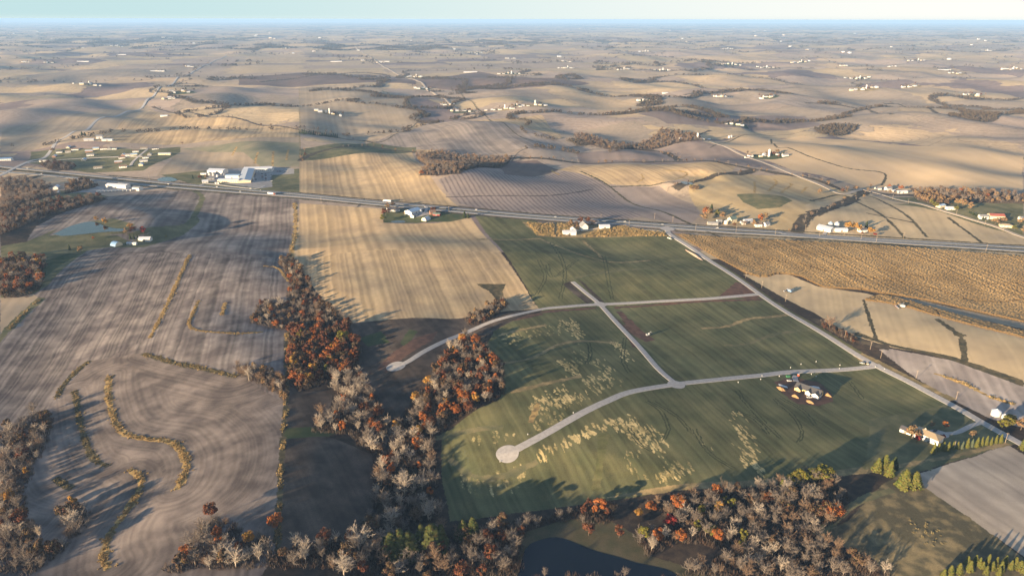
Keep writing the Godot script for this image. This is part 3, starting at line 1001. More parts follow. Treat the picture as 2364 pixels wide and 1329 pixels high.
func build_water() -> void:
	var deep := mat("pond_water", Color(0.04, 0.065, 0.09), 0.07)
	deep.metallic_specular = 0.38
	var ponds := [
		[0, "1210 1275 1225 1255 1270 1240 1300 1242 1335 1255 1380 1272 1430 1285 1470 1298 1520 1308 1555 1320 1560 1345 1400 1360 1200 1360 1200 1320", "dark pond among the bottom woods"],
		[1, "112 545 130 538 150 528 175 519 205 513 225 516 240 523 262 528 290 530 285 535 240 537 190 542 150 546", "blue farm pond in the pasture"],
		[2, "360 416 372 411 390 410 402 413 408 417 395 420 372 420", "small pond beside the factory"],
		[3, "900 512 912 509 928 509 936 511 930 514 910 515", "small round pond below the farm lawn"],
		[4, "1570 418 1582 418 1600 422 1594 426 1580 424", "small creek pond below the terraces"],
		[5, "1755 285 1765 282 1805 282 1800 287 1760 288", "pale pond beyond the windbreak"],
		[6, "1672 221 1690 221 1692 224 1675 224", "tiny far pond"]]
	for p in ponds:
		var level: float = basins[p[0]][3] + (0.15 if p[0] < 1 else 0.35)
		var poly := PackedVector2Array()
		for q in pts(p[1]):
			var d := ray(q)
			var s := (EYE.y - level) / -d.y
			poly.append(Vector2(d.x * s, d.z * s))
		poly.append(poly[0])
		poly = smooth_line(poly, 4.0)
		poly.remove_at(poly.size() - 1)
		var t := Tris.new()
		var ix := Geometry2D.triangulate_polygon(poly)
		for i in ix.size() / 3:
			var a := poly[ix[3 * i]]
			var b := poly[ix[3 * i + 1]]
			var c := poly[ix[3 * i + 2]]
			if (b - a).cross(c - a) > 0.0:
				var w := b
				b = c
				c = w
			t.tri(Vector3(a.x, level, a.y), Vector3(b.x, level, b.y), Vector3(c.x, level, c.y))
		var o := mi("pond", t.mesh(), deep, self)
		o.set_meta("kind", "structure")
		o.set_meta("label", p[2])

# ---------------------------------------------------------------- standing corn and tall grass

func build_crops() -> void:
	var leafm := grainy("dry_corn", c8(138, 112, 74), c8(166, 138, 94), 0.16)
	var fields := [
		["1565 541 1700 549 2000 564 2364 591 2500 600 2500 790 2364 742 2200 704 2110 686 2040 676 1990 666 1900 661 1870 648 1850 637 1800 629 1722 629", "standing ripe corn between the highway and the harvested strip",
			["1690 576 1760 598 1850 610 1905 626", "1945 634 2040 645 2150 664 2230 690 2330 696 2400 680", "1690 558 1750 576", "2030 622 2130 640", "2270 657 2364 652", "1800 570 1900 590 1990 600", "2000 578 2100 600 2200 606"]],
		["1995 691 2030 681 2110 698 2364 764 2500 800 2500 815 2364 778 2200 738 2080 704", "narrow strip of standing corn beside the harvested ground", ["2160 716 2172 730"]]]
	for f in fields:
		var poly := smooth_line(line_on_ground(f[0] + " " + f[0].get_slice(" ", 0) + " " + f[0].get_slice(" ", 1)), 12.0)
		var slits := []
		for s in f[2]:
			slits.append(smooth_line(line_on_ground(s), 10.0))
		var lo := poly[0]
		var hi := poly[0]
		for p in poly:
			lo = lo.min(p)
			hi = hi.max(p)
		var cs := 2.0
		var nx := int((hi.x - lo.x) / cs) + 2
		var nz := int((hi.y - lo.y) / cs) + 2
		var inside := PackedByteArray()
		inside.resize(nx * nz)
		for j in nz:
			for i in nx:
				if i == 0 or j == 0 or i == nx - 1 or j == nz - 1:
					continue
				var p := lo + Vector2(i + rng.randf_range(-0.3, 0.3), j + rng.randf_range(-0.3, 0.3)) * cs
				if Geometry2D.is_point_in_polygon(p, poly):
					inside[j * nx + i] = 1
		for s in slits:
			for p in s:
				for k in 5:
					var q: Vector2 = (p - lo) / cs + Vector2(rng.randf_range(-1, 1), rng.randf_range(-1, 1)) * 0.8
					inside[clampi(int(q.y), 0, nz - 1) * nx + clampi(int(q.x), 0, nx - 1)] = 0
			for i in s.size() - 1:
				var n := int(s[i].distance_to(s[i + 1]) / 1.0)
				for k in n:
					var q: Vector2 = (s[i].lerp(s[i + 1], float(k) / n) - lo) / cs
					inside[clampi(int(q.y), 0, nz - 1) * nx + clampi(int(q.x), 0, nx - 1)] = 0
		var top := PackedFloat32Array()
		top.resize((nx + 1) * (nz + 1))
		for j in nz + 1:
			for i in nx + 1:
				var x := lo.x + i * cs
				var z := lo.y + j * cs
				top[j * (nx + 1) + i] = height(x, z) + 2.0 + rng.randf_range(-0.3, 0.3) + 0.3 * row_tab[int((x * 0.961 - z * 0.276) / 5.0 + 5000.0) & 1023]
		leafm.vertex_color_use_as_albedo = true
		var t := Tris.new()
		var sd := Tris.new()
		for j in nz:
			for i in nx:
				if not inside[j * nx + i]:
					continue
				var x := lo.x + i * cs
				var z := lo.y + j * cs
				var q := j * (nx + 1) + i
				var a := Vector3(x, top[q], z)
				var b := Vector3(x + cs, top[q + 1], z)
				var c := Vector3(x + cs, top[q + nx + 2], z + cs)
				var d := Vector3(x, top[q + nx + 1], z + cs)
				t.quad(d, c, b, a)
				var tone := 0.92 + 0.22 * na.get_noise_2d(x * 14.0, z * 14.0) + 0.16 * na.get_noise_2d(x * 3.0 + 500.0, z * 5.0) + rng.randf_range(-0.07, 0.07)
				for k in 6:
					t.c.append(Color(tone, tone * 0.99, tone * 0.97))
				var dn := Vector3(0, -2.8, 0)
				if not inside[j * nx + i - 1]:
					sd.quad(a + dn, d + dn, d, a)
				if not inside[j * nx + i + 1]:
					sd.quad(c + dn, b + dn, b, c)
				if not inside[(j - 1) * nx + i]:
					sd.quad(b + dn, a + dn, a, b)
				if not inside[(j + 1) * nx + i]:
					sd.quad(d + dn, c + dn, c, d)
		var o := mi("corn_field", t.mesh(), leafm, self)
		mi("stalks", sd.mesh(), grainy("corn_stalks", c8(84, 68, 46), c8(120, 98, 66), 0.3), o).set_meta("kind", "stuff")  # stalk brown, with shade put into the colour so sunlit slit walls look dark
		o.set_meta("kind", "stuff")
		tag(o, f[1], "corn")
	# tall dry grass on the banks
	var tuft := blade_tuft(22, 1.0, 1.2, 0.16)
	var gold := mat("dry_grass", c8(150, 126, 82), 1.0)
	var dull := mat("dull_grass", c8(116, 104, 70), 1.0)
	var g1: Array[Transform3D] = []
	var g2: Array[Transform3D] = []
	for s in terraces:
		var l := smooth_line(line_on_ground(s[0]), 1.0)
		for p in l:
			var lush := 0.5 + na.get_noise_2d(p.x * 25.0, p.y * 25.0)
			for k in (3 if lush > 0.45 else 1):
				var q: Vector2 = p + Vector2(rng.randfn(0, 0.28), rng.randfn(0, 0.28)) * s[1]
				var sc := rng.randf_range(0.5, 1.25)
				(g1 if rng.randf() < (0.85 if s[2] > 0.5 else 0.25) else g2).append(Transform3D(Basis(Vector3.UP, rng.randf() * TAU).scaled(Vector3(sc, sc * 0.7, sc)), Vector3(q.x, height(q.x, q.y) - 0.05, q.y)))
	for s in ["680 470 682 520 672 580 668 605", "664 770 662 880 655 1000 648 1100 642 1260", "95 690 60 720 20 760", "1285 512 1300 545", "2160 860 2230 885 2290 915 2340 930"]:
		for p in smooth_line(line_on_ground(s), 1.2):
			if na.get_noise_2d(p.x * 30.0, p.y * 30.0) < -0.05:
				continue
			for k in 2:
				var q := p + Vector2(rng.randfn(0, 1.3), rng.randfn(0, 1.3))
				var sc := rng.randf_range(0.5, 1.2)
				(g1 if rng.randf() < 0.6 else g2).append(Transform3D(Basis(Vector3.UP, rng.randf() * TAU).scaled(Vector3.ONE * sc), Vector3(q.x, height(q.x, q.y) - 0.05, q.y)))
	for w in ["1288 516 1330 518 1310 545 1285 545", "1370 535 1430 520 1530 538 1540 544 1400 546 1340 546", "1215 514 1280 517 1280 546 1240 543"]:
		for q in scatter(line_on_ground(w), 3.0):
			var sc := rng.randf_range(1.0, 2.2)
			(g1 if rng.randf() < 0.7 else g2).append(Transform3D(Basis(Vector3.UP, rng.randf() * TAU).scaled(Vector3.ONE * sc), Vector3(q.x, height(q.x, q.y) - 0.05, q.y)))
	for w in ["1890 1232 1960 1200 2040 1115 2075 1095 2130 1110 2364 1285 2364 1329 2100 1329 2020 1290"]:
		for q in scatter(line_on_ground(w), 4.6):
			if na.get_noise_2d(q.x * 12.0, q.y * 12.0) > 0.6:
				var sc := rng.randf_range(0.6, 1.3)
				(g1 if rng.randf() < 0.02 else g2).append(Transform3D(Basis(Vector3.UP, rng.randf() * TAU).scaled(Vector3(sc, sc * 0.6, sc)), Vector3(q.x, height(q.x, q.y) - 0.05, q.y)))
	var o1 := many("tall_grass", tuft, gold, g1)
	tag(o1, "tall golden dry grass along the field banks", "grass")
	var o2 := many("rough_grass", tuft, dull, g2)
	tag(o2, "dull brown rough grass on banks and prairie", "grass")

func many(called: String, mesh: Mesh, m: Material, at: Array[Transform3D], parent: Node = self) -> MultiMeshInstance3D:
	var mm := MultiMesh.new()
	mm.transform_format = MultiMesh.TRANSFORM_3D
	mm.mesh = mesh
	mm.instance_count = at.size()
	for i in at.size():
		mm.set_instance_transform(i, at[i])
	var o := MultiMeshInstance3D.new()
	o.name = called
	o.multimesh = mm
	o.material_override = m
	o.set_meta("kind", "stuff")
	parent.add_child(o, true)
	return o

func blade_tuft(n: int, r: float, h: float, w: float) -> ArrayMesh:
	var t := Tris.new()
	for i in n:
		var a := rng.randf() * TAU
		var q := Vector3(cos(a), 0, sin(a)) * r * sqrt(rng.randf())
		var tip := q * rng.randf_range(1.0, 1.6) + Vector3(0, h * rng.randf_range(0.6, 1.2), 0)
		var b := rng.randf() * TAU
		var s := Vector3(cos(b), 0, sin(b)) * w * rng.randf_range(0.7, 1.4)
		t.quad(q - s, q + s, tip + s * 0.6, tip - s * 0.6)
	return t.mesh()

func scatter(poly: PackedVector2Array, gap: float) -> PackedVector2Array:
	var out := PackedVector2Array()
	var lo := poly[0]
	var hi := poly[0]
	for p in poly:
		lo = lo.min(p)
		hi = hi.max(p)
	var z := lo.y
	while z < hi.y:
		var x := lo.x
		while x < hi.x:
			var p := Vector2(x + rng.randf() * gap, z + rng.randf() * gap)
			if Geometry2D.is_point_in_polygon(p, poly):
				out.append(p)
			x += gap
		z += gap
	return out

# ---------------------------------------------------------------- trees

var tree_mesh := {}

func leaf_card(t: Tris, at: Vector3, nrm: Vector3, size: float, tint: float) -> void:
	var u := nrm.cross(Vector3(rng.randf_range(-1, 1), rng.randf_range(-1, 1), rng.randf_range(-1, 1))).normalized() * size
	var w := nrm.cross(u).normalized() * size * rng.randf_range(0.6, 1.0)
	var c := Color(tint * rng.randf_range(0.8, 1.2), tint * rng.randf_range(0.75, 1.2), tint * rng.randf_range(0.75, 1.1))
	for p in [at - u, at + w, at + u, at - u, at + u, at - w]:
		t.v.append(p)
		t.n.append(nrm)
		t.c.append(c)

func leafy_crown(lobes: int, each: int, wide: float, low: float, leaf: float) -> ArrayMesh:
	# a tree 10 high: uneven lobes of leaves round the limbs
	var t := Tris.new()
	for k in lobes:
		var a := TAU * k / lobes * 2.4 + rng.randf_range(-0.5, 0.5)
		var up := rng.randf()
		var rad := wide * (0.62 * sqrt(1.0 - pow(absf(up * 2.0 - 0.85) * 0.8, 2.0))) * rng.randf_range(0.6, 1.1)
		var c := Vector3(cos(a) * rad, lerpf(low + 1.3, 8.6, up), sin(a) * rad)
		var r := rng.randf_range(1.1, 1.9) * wide / 4.0
		var tint := rng.randf_range(0.8, 1.15)
		for i in each:
			var d := Vector3(rng.randfn(), rng.randfn(), rng.randfn()).normalized()
			if d.y < -0.4:
				d.y *= 0.4
			var p := c + d * r * pow(rng.randf(), 0.35) * Vector3(1.0, 0.85, 1.0)
			leaf_card(t, p, (d + Vector3(rng.randfn(), rng.randfn(), rng.randfn()) * 0.45).normalized(), leaf * rng.randf_range(0.6, 1.3), tint)
	return t.mesh()

func trunk_mesh(top: float, r: float, limbs: int) -> ArrayMesh:
	var t := Tris.new()
	var p := Vector3(0, -0.4, 0)
	var q := Vector3(rng.randf_range(-0.2, 0.2), top * 0.5, rng.randf_range(-0.2, 0.2))
	t.tube(p, q, r, r * 0.75, 6)
	t.tube(q, Vector3(0, top, 0), r * 0.75, r * 0.4, 6)
	for i in limbs:
		var a := TAU * i / limbs + rng.randf()
		var b := q + Vector3(0, rng.randf_range(-0.3, 0.6) * top * 0.4, 0)
		t.tube(b, b + Vector3(cos(a) * 2.2, rng.randf_range(1.6, 3.0), sin(a) * 2.2), r * 0.4, r * 0.15, 4)
	return t.mesh()

func bare_branches(wide: float, first: float, primaries: int, spread_: float) -> ArrayMesh:
	var t := Tris.new()
	for i in primaries:
		var a := TAU * i * 0.382 + rng.randf_range(-0.3, 0.3)
		var h := lerpf(first, 6.0, float(i) / primaries)
		var out_ := Vector3(cos(a), 0, sin(a))
		var p0 := Vector3(0, h, 0)
		var reach := wide * rng.randf_range(0.55, 1.0) * (1.0 - 0.35 * float(i) / primaries)
		var p1 := p0 + out_ * reach * 0.45 + Vector3(0, rng.randf_range(0.8, 1.6) * spread_, 0)
		var p2 := p1 + out_ * reach * 0.55 + Vector3(0, rng.randf_range(1.0, 2.4) * spread_, 0)
		t.tube(p0, p1, 0.16, 0.10, 3)
		t.tube(p1, p2, 0.10, 0.05, 3)
		for k in 7:
			var f := rng.randf_range(0.15, 1.0)
			var s := p0.lerp(p1, f * 2.0) if f < 0.5 else p1.lerp(p2, f * 2.0 - 1.0)
			var dir := (out_ * rng.randf_range(0.2, 0.9) + Vector3(rng.randf_range(-1, 1), rng.randf_range(0.3, 1.3), rng.randf_range(-1, 1))).normalized()
			var len_ := rng.randf_range(0.9, 2.1)
			var e := s + dir * len_
			t.tube(s, e, 0.07, 0.04, 3)
			for m in 6:
				var g := s.lerp(e, rng.randf_range(0.3, 1.0))
				var d2 := (dir * 0.8 + Vector3(rng.randf_range(-1, 1), rng.randf_range(-0.2, 1.0), rng.randf_range(-1, 1))).normalized()
				var e2 := g + d2 * rng.randf_range(0.5, 1.2)
				var side := d2.cross(Vector3(rng.randfn(), rng.randfn(), rng.randfn())).normalized() * 0.034
				var nn := d2.cross(side).normalized()
				for v in [g - side, g + side, e2]:
					t.v.append(v)
					t.n.append(nn)
				for w in 2:
					var g3 := g.lerp(e2, rng.randf_range(0.3, 0.9))
					var d3 := (d2 + Vector3(rng.randfn(), rng.randfn(), rng.randfn()) * 0.7).normalized()
					var e3 := g3 + d3 * rng.randf_range(0.3, 0.7)
					var s3 := d3.cross(Vector3(rng.randfn(), rng.randfn(), rng.randfn())).normalized() * 0.026
					for v in [g3 - s3, g3 + s3, e3]:
						t.v.append(v)
						t.n.append(d3.cross(s3).normalized())
	return t.mesh()

func conifer_crown(wide: float, layers: int, each: int) -> ArrayMesh:
	var t := Tris.new()
	for k in layers:
		var f := float(k) / layers
		var y := lerpf(0.9, 9.7, f)
		var r := wide * pow(1.0 - f, 0.8) + 0.15
		for i in each:
			var a := TAU * (i + rng.randf() * 0.8) / each + k * 1.3
			var d := Vector3(cos(a), -0.25, sin(a)).normalized()
			var tint := rng.randf_range(0.75, 1.2)
			var reach := r * rng.randf_range(0.75, 1.12)
			for m in 3:
				var p := Vector3(0, y, 0) + d * reach * (0.45 + 0.25 * m)
				leaf_card(t, p, (d + Vector3(0, 0.9, 0) + Vector3(rng.randfn(), rng.randfn(), rng.randfn()) * 0.35).normalized(), (0.30 + 0.20 * r / wide) * wide / 2.4, tint)
	return t.mesh()

func leafm(called: String, c: Color) -> StandardMaterial3D:
	var m := mat(called, c, 0.95, 0.0, true)
	m.metallic_specular = 0.15
	m.backlight_enabled = true
	m.backlight = Color(c.r * 0.35, c.g * 0.35, c.b * 0.35)
	return m

var kinds := {}
var planted := []            # [kind, position, height, phrase]

func build_trees() -> void:
	var leafy: Array[Mesh] = []
	for i in 4:
		leafy.append(leafy_crown(11 + i, 95, [4.0, 3.4, 4.6, 3.0][i], [2.2, 2.6, 2.4, 1.4][i], 0.36))
	var bare: Array[Mesh] = []
	for i in 4:
		bare.append(bare_branches([4.2, 3.2, 4.8, 2.6][i], [2.2, 2.6, 1.8, 2.4][i], 12, [0.95, 1.15, 0.8, 1.3][i]))
	var con: Array[Mesh] = [conifer_crown(2.4, 22, 11), conifer_crown(2.0, 22, 10), conifer_crown(2.8, 20, 12)]
	var trunk: Array[Mesh] = [trunk_mesh(5.5, 0.22, 4), trunk_mesh(6.5, 0.2, 5)]
	var pole: Array[Mesh] = [trunk_mesh(8.5, 0.2, 0)]
	var bark_dark := mat("dark_bark", c8(84, 72, 60), 1.0)
	var bark_pale := mat("pale_bark", c8(166, 152, 134), 1.0)
	var bark_grey := mat("grey_bark", c8(118, 106, 94), 1.0)
	var bark_tan := mat("tan_twigs", c8(124, 101, 79), 1.0)
	# kind: node name, crown meshes, crown material, trunk meshes, trunk material, words
	kinds = {
		"pale": ["bare_tree", bare, bark_pale, trunk, bark_pale, "leafless pale grey tree", "branches"],
		"bare": ["bare_tree", bare, bark_grey, trunk, bark_grey, "leafless grey-brown tree", "branches"],
		"twig": ["bare_tree", bare, bark_tan, trunk, bark_dark, "leafless tan-twigged tree", "branches"],
		"rust": ["autumn_tree", leafy, leafm("rust_leaves", c8(100, 66, 48)), trunk, bark_dark, "rust-brown autumn tree", "crown"],
		"orange": ["autumn_tree", leafy, leafm("orange_leaves", c8(146, 90, 50)), trunk, bark_dark, "bright orange autumn tree", "crown"],
		"gold": ["autumn_tree", leafy, leafm("golden_leaves", c8(160, 122, 62)), trunk, bark_dark, "golden yellow autumn tree", "crown"],
		"brown": ["brown_tree", leafy, leafm("brown_leaves", c8(96, 78, 60)), trunk, bark_dark, "dull brown dry-leaved tree", "crown"],
		"tan": ["brown_tree", leafy, leafm("tan_leaves", c8(134, 110, 80)), trunk, bark_dark, "tan dry-leaved tree", "crown"],
		"red": ["autumn_tree", leafy, leafm("red_leaves", c8(132, 52, 44)), trunk, bark_dark, "crimson autumn tree", "crown"],
		"olive": ["olive_tree_crown", leafy, leafm("olive_leaves", c8(104, 100, 44)), trunk, bark_dark, "olive green tree", "crown"],
		"fir": ["evergreen_tree", con, leafm("spruce_needles", c8(58, 66, 40)), pole, bark_dark, "dark green spruce", "crown"],
		"yfir": ["evergreen_tree", con, leafm("cedar_needles", c8(92, 92, 46)), pole, bark_dark, "yellow-green cedar", "crown"],
		"pine": ["evergreen_tree", con, leafm("pine_needles", c8(70, 73, 41)), pole, bark_dark, "olive green pine", "crown"],
		"blue": ["evergreen_tree", con, leafm("blue_needles", c8(84, 92, 72)), pole, bark_dark, "blue-green spruce", "crown"]}
	kinds["olive"][0] = "green_tree"
	var woods := [
		["640 608 660 596 684 602 725 680 785 722 798 745 680 765 575 745 600 696 662 702 672 650", 8.0, "bare 5 rust 1.6 brown 3 pale 1.4 orange 0.8 twig 3 tan 1", 6.0, 11.0, "in the thicket between tilled soil and stubble"],
		["668 768 800 752 832 800 828 850 765 880 690 905 668 880", 7.5, "rust 6 orange 2.4 brown 3 gold 0.8 olive 0.5 bare 1", 9.0, 15.0, "in the rust-coloured wood by the dark meadow"],
		["762 872 830 852 872 925 895 985 882 1052 840 1040 800 1002 725 1000 742 962 790 950", 8.5, "pale 3 bare 5 orange 1 rust 0.7 twig 1", 9.0, 15.0, "on the wooded draw beside the dark meadow"],
		["1040 800 1080 775 1110 790 1160 850 1165 912 1100 942 1010 1002 960 1035 910 1000 950 930 1000 870", 8.0, "bare 5 rust 2.5 orange 2.5 gold 1 pale 1.5 brown 2", 8.0, 14.0, "in the colourful wood beside the green slope"],
		["905 1005 1003 1002 1008 1090 1016 1195 905 1238 800 1250 862 1185 866 1095 895 1060", 8.5, "bare 6 pale 2.5 twig 2 orange 0.5 brown 2", 8.0, 16.0, "in the grey wood below the green slope"],
		["455 1235 490 1195 530 1200 560 1225 640 1272 900 1242 1180 1210 1195 1250 1195 1329 330 1329 420 1300", 8.0, "bare 6 pale 2 brown 2.5 twig 2 rust 1 orange 0.6 gold 0.3", 8.0, 15.0, "in the wood along the bottom of the tilled field"],
		["1335 1170 1420 1162 1420 1200 1340 1215", 9.0, "rust 2 orange 2 bare 3 twig 1", 6.0, 10.0, "on the lawn above the dark pond"],
		["1500 1165 1560 1150 1900 1102 1962 1150 1940 1200 1880 1232 1960 1280 2075 1329 1560 1329 1640 1300 1700 1270 1560 1250 1500 1290 1470 1250 1560 1210", 7.5, "bare 7 pale 1.6 twig 3 brown 1.5 olive 0.5 orange 0.3", 8.0, 14.0, "in the grey wood right of the dark pond"],
		["0 1000 95 950 122 965 108 1025 60 1120 58 1180 105 1265 190 1235 205 1190 165 1165 150 1195 160 1270 70 1329 0 1329", 8.5, "bare 5 pale 2.5 brown 2 rust 1.2 gold 0.6 twig 1.5", 8.0, 15.0, "in the wood at the foot of the terraced field"],
		["0 605 60 590 105 612 95 662 62 688 0 690", 8.5, "bare 3 brown 3 rust 2 pale 1 orange 1 gold 0.5", 8.0, 14.0, "in the wood left of the pasture"],
		["0 500 60 478 130 462 245 458 225 470 130 495 60 520 0 545", 10.0, "bare 4 brown 3 rust 1.5 twig 2", 8.0, 13.0, "in the tree belt left of the blue pond"],
		["0 415 60 418 120 432 90 445 130 452 60 475 0 492", 10.0, "bare 6 twig 3 brown 1", 9.0, 14.0, "in the wood below the highway junction"],
		["150 425 200 420 228 432 190 440 150 450", 10.0, "bare 3 brown 3 tan 1", 8.0, 13.0, "around the truck yard house"],
		["545 845 600 848 660 872 660 930 612 892 552 868", 7.0, "tan 4 twig 3 pale 2 bare 2", 6.0, 11.0, "in the bushy point at the tilled field corner"],
		["1070 738 1090 728 1140 700 1168 690 1172 705 1140 735 1090 752", 7.0, "bare 4 rust 1 tan 1 brown 1", 6.0, 10.0, "in the small thicket beside the gravel street"],
		["960 358 1010 350 1060 360 1180 365 1165 384 1060 402 1010 406 968 406 985 385", 9.0, "twig 5 bare 5 tan 0.6", 9.0, 14.0, "in the brown wood beyond the highway"],
		["1325 312 1345 310 1400 330 1450 336 1500 322 1528 298 1600 310 1622 324 1560 331 1480 346 1400 344 1335 326", 11.0, "twig 4 bare 4 tan 1 brown 1", 8.0, 13.0, "in the creek wood below the far farm"],
		["2100 432 2220 440 2364 452 2364 468 2230 466 2150 455", 10.0, "bare 5 brown 3 tan 1.5 twig 2 orange 0.4", 9.0, 14.0, "in the long wood on the right"],
		["2110 445 2150 450 2200 470 2160 475 2120 460", 9.0, "tan 4 brown 2", 9.0, 12.0, "in the long wood on the right"],
		["90 380 130 376 175 385 160 395 110 393", 10.0, "bare 3 brown 3 rust 0.6", 8.0, 12.0, "below the hamlet"],
		["1190 1230 1215 1215 1200 1329 1150 1329 1160 1260", 8.0, "bare 5 pale 2 rust 0.6", 8.0, 12.0, "on the left bank of the dark pond"],
		["1220 1335 1560 1330 1560 1329 1220 1332", 6.0, "bare 1", 6.0, 9.0, "on the near bank of the dark pond"],
		["1180 1205 1330 1180 1330 1195 1200 1228", 9.0, "bare 3 rust 1 orange 0.7 pale 1", 7.0, 11.0, "on the slope above the dark pond"],
		["1895 738 1960 768 1985 786 1970 792 1900 756", 5.0, "rust 2 brown 3 bare 2", 3.0, 5.0, "in the low scrub beside the section road"]]
	var brush: Array[Transform3D] = []
	var brush2: Array[Transform3D] = []
	for w in woods:
		var poly := line_on_ground(w[0])
		var mix := []
		var parts: PackedStringArray = w[2].split(" ")
		var total := 0.0
		for i in parts.size() / 2:
			total += parts[2 * i + 1].to_float()
			mix.append([parts[2 * i], total])
		for p in scatter(poly, w[1]):
			var x := rng.randf() * total
			var kind: String = mix[0][0]
			for m in mix:
				if x <= m[1]:
					kind = m[0]
					break
			plant(kind, p, rng.randf_range(w[3], w[4]), w[5])
		for p in scatter(poly, 3.2):
			var sc := rng.randf_range(0.7, 1.9)
			(brush if rng.randf() < 0.6 else brush2).append(Transform3D(Basis(Vector3.UP, rng.randf() * TAU).scaled(Vector3(sc, sc, sc)), Vector3(p.x, height(p.x, p.y) - 0.1, p.y)))
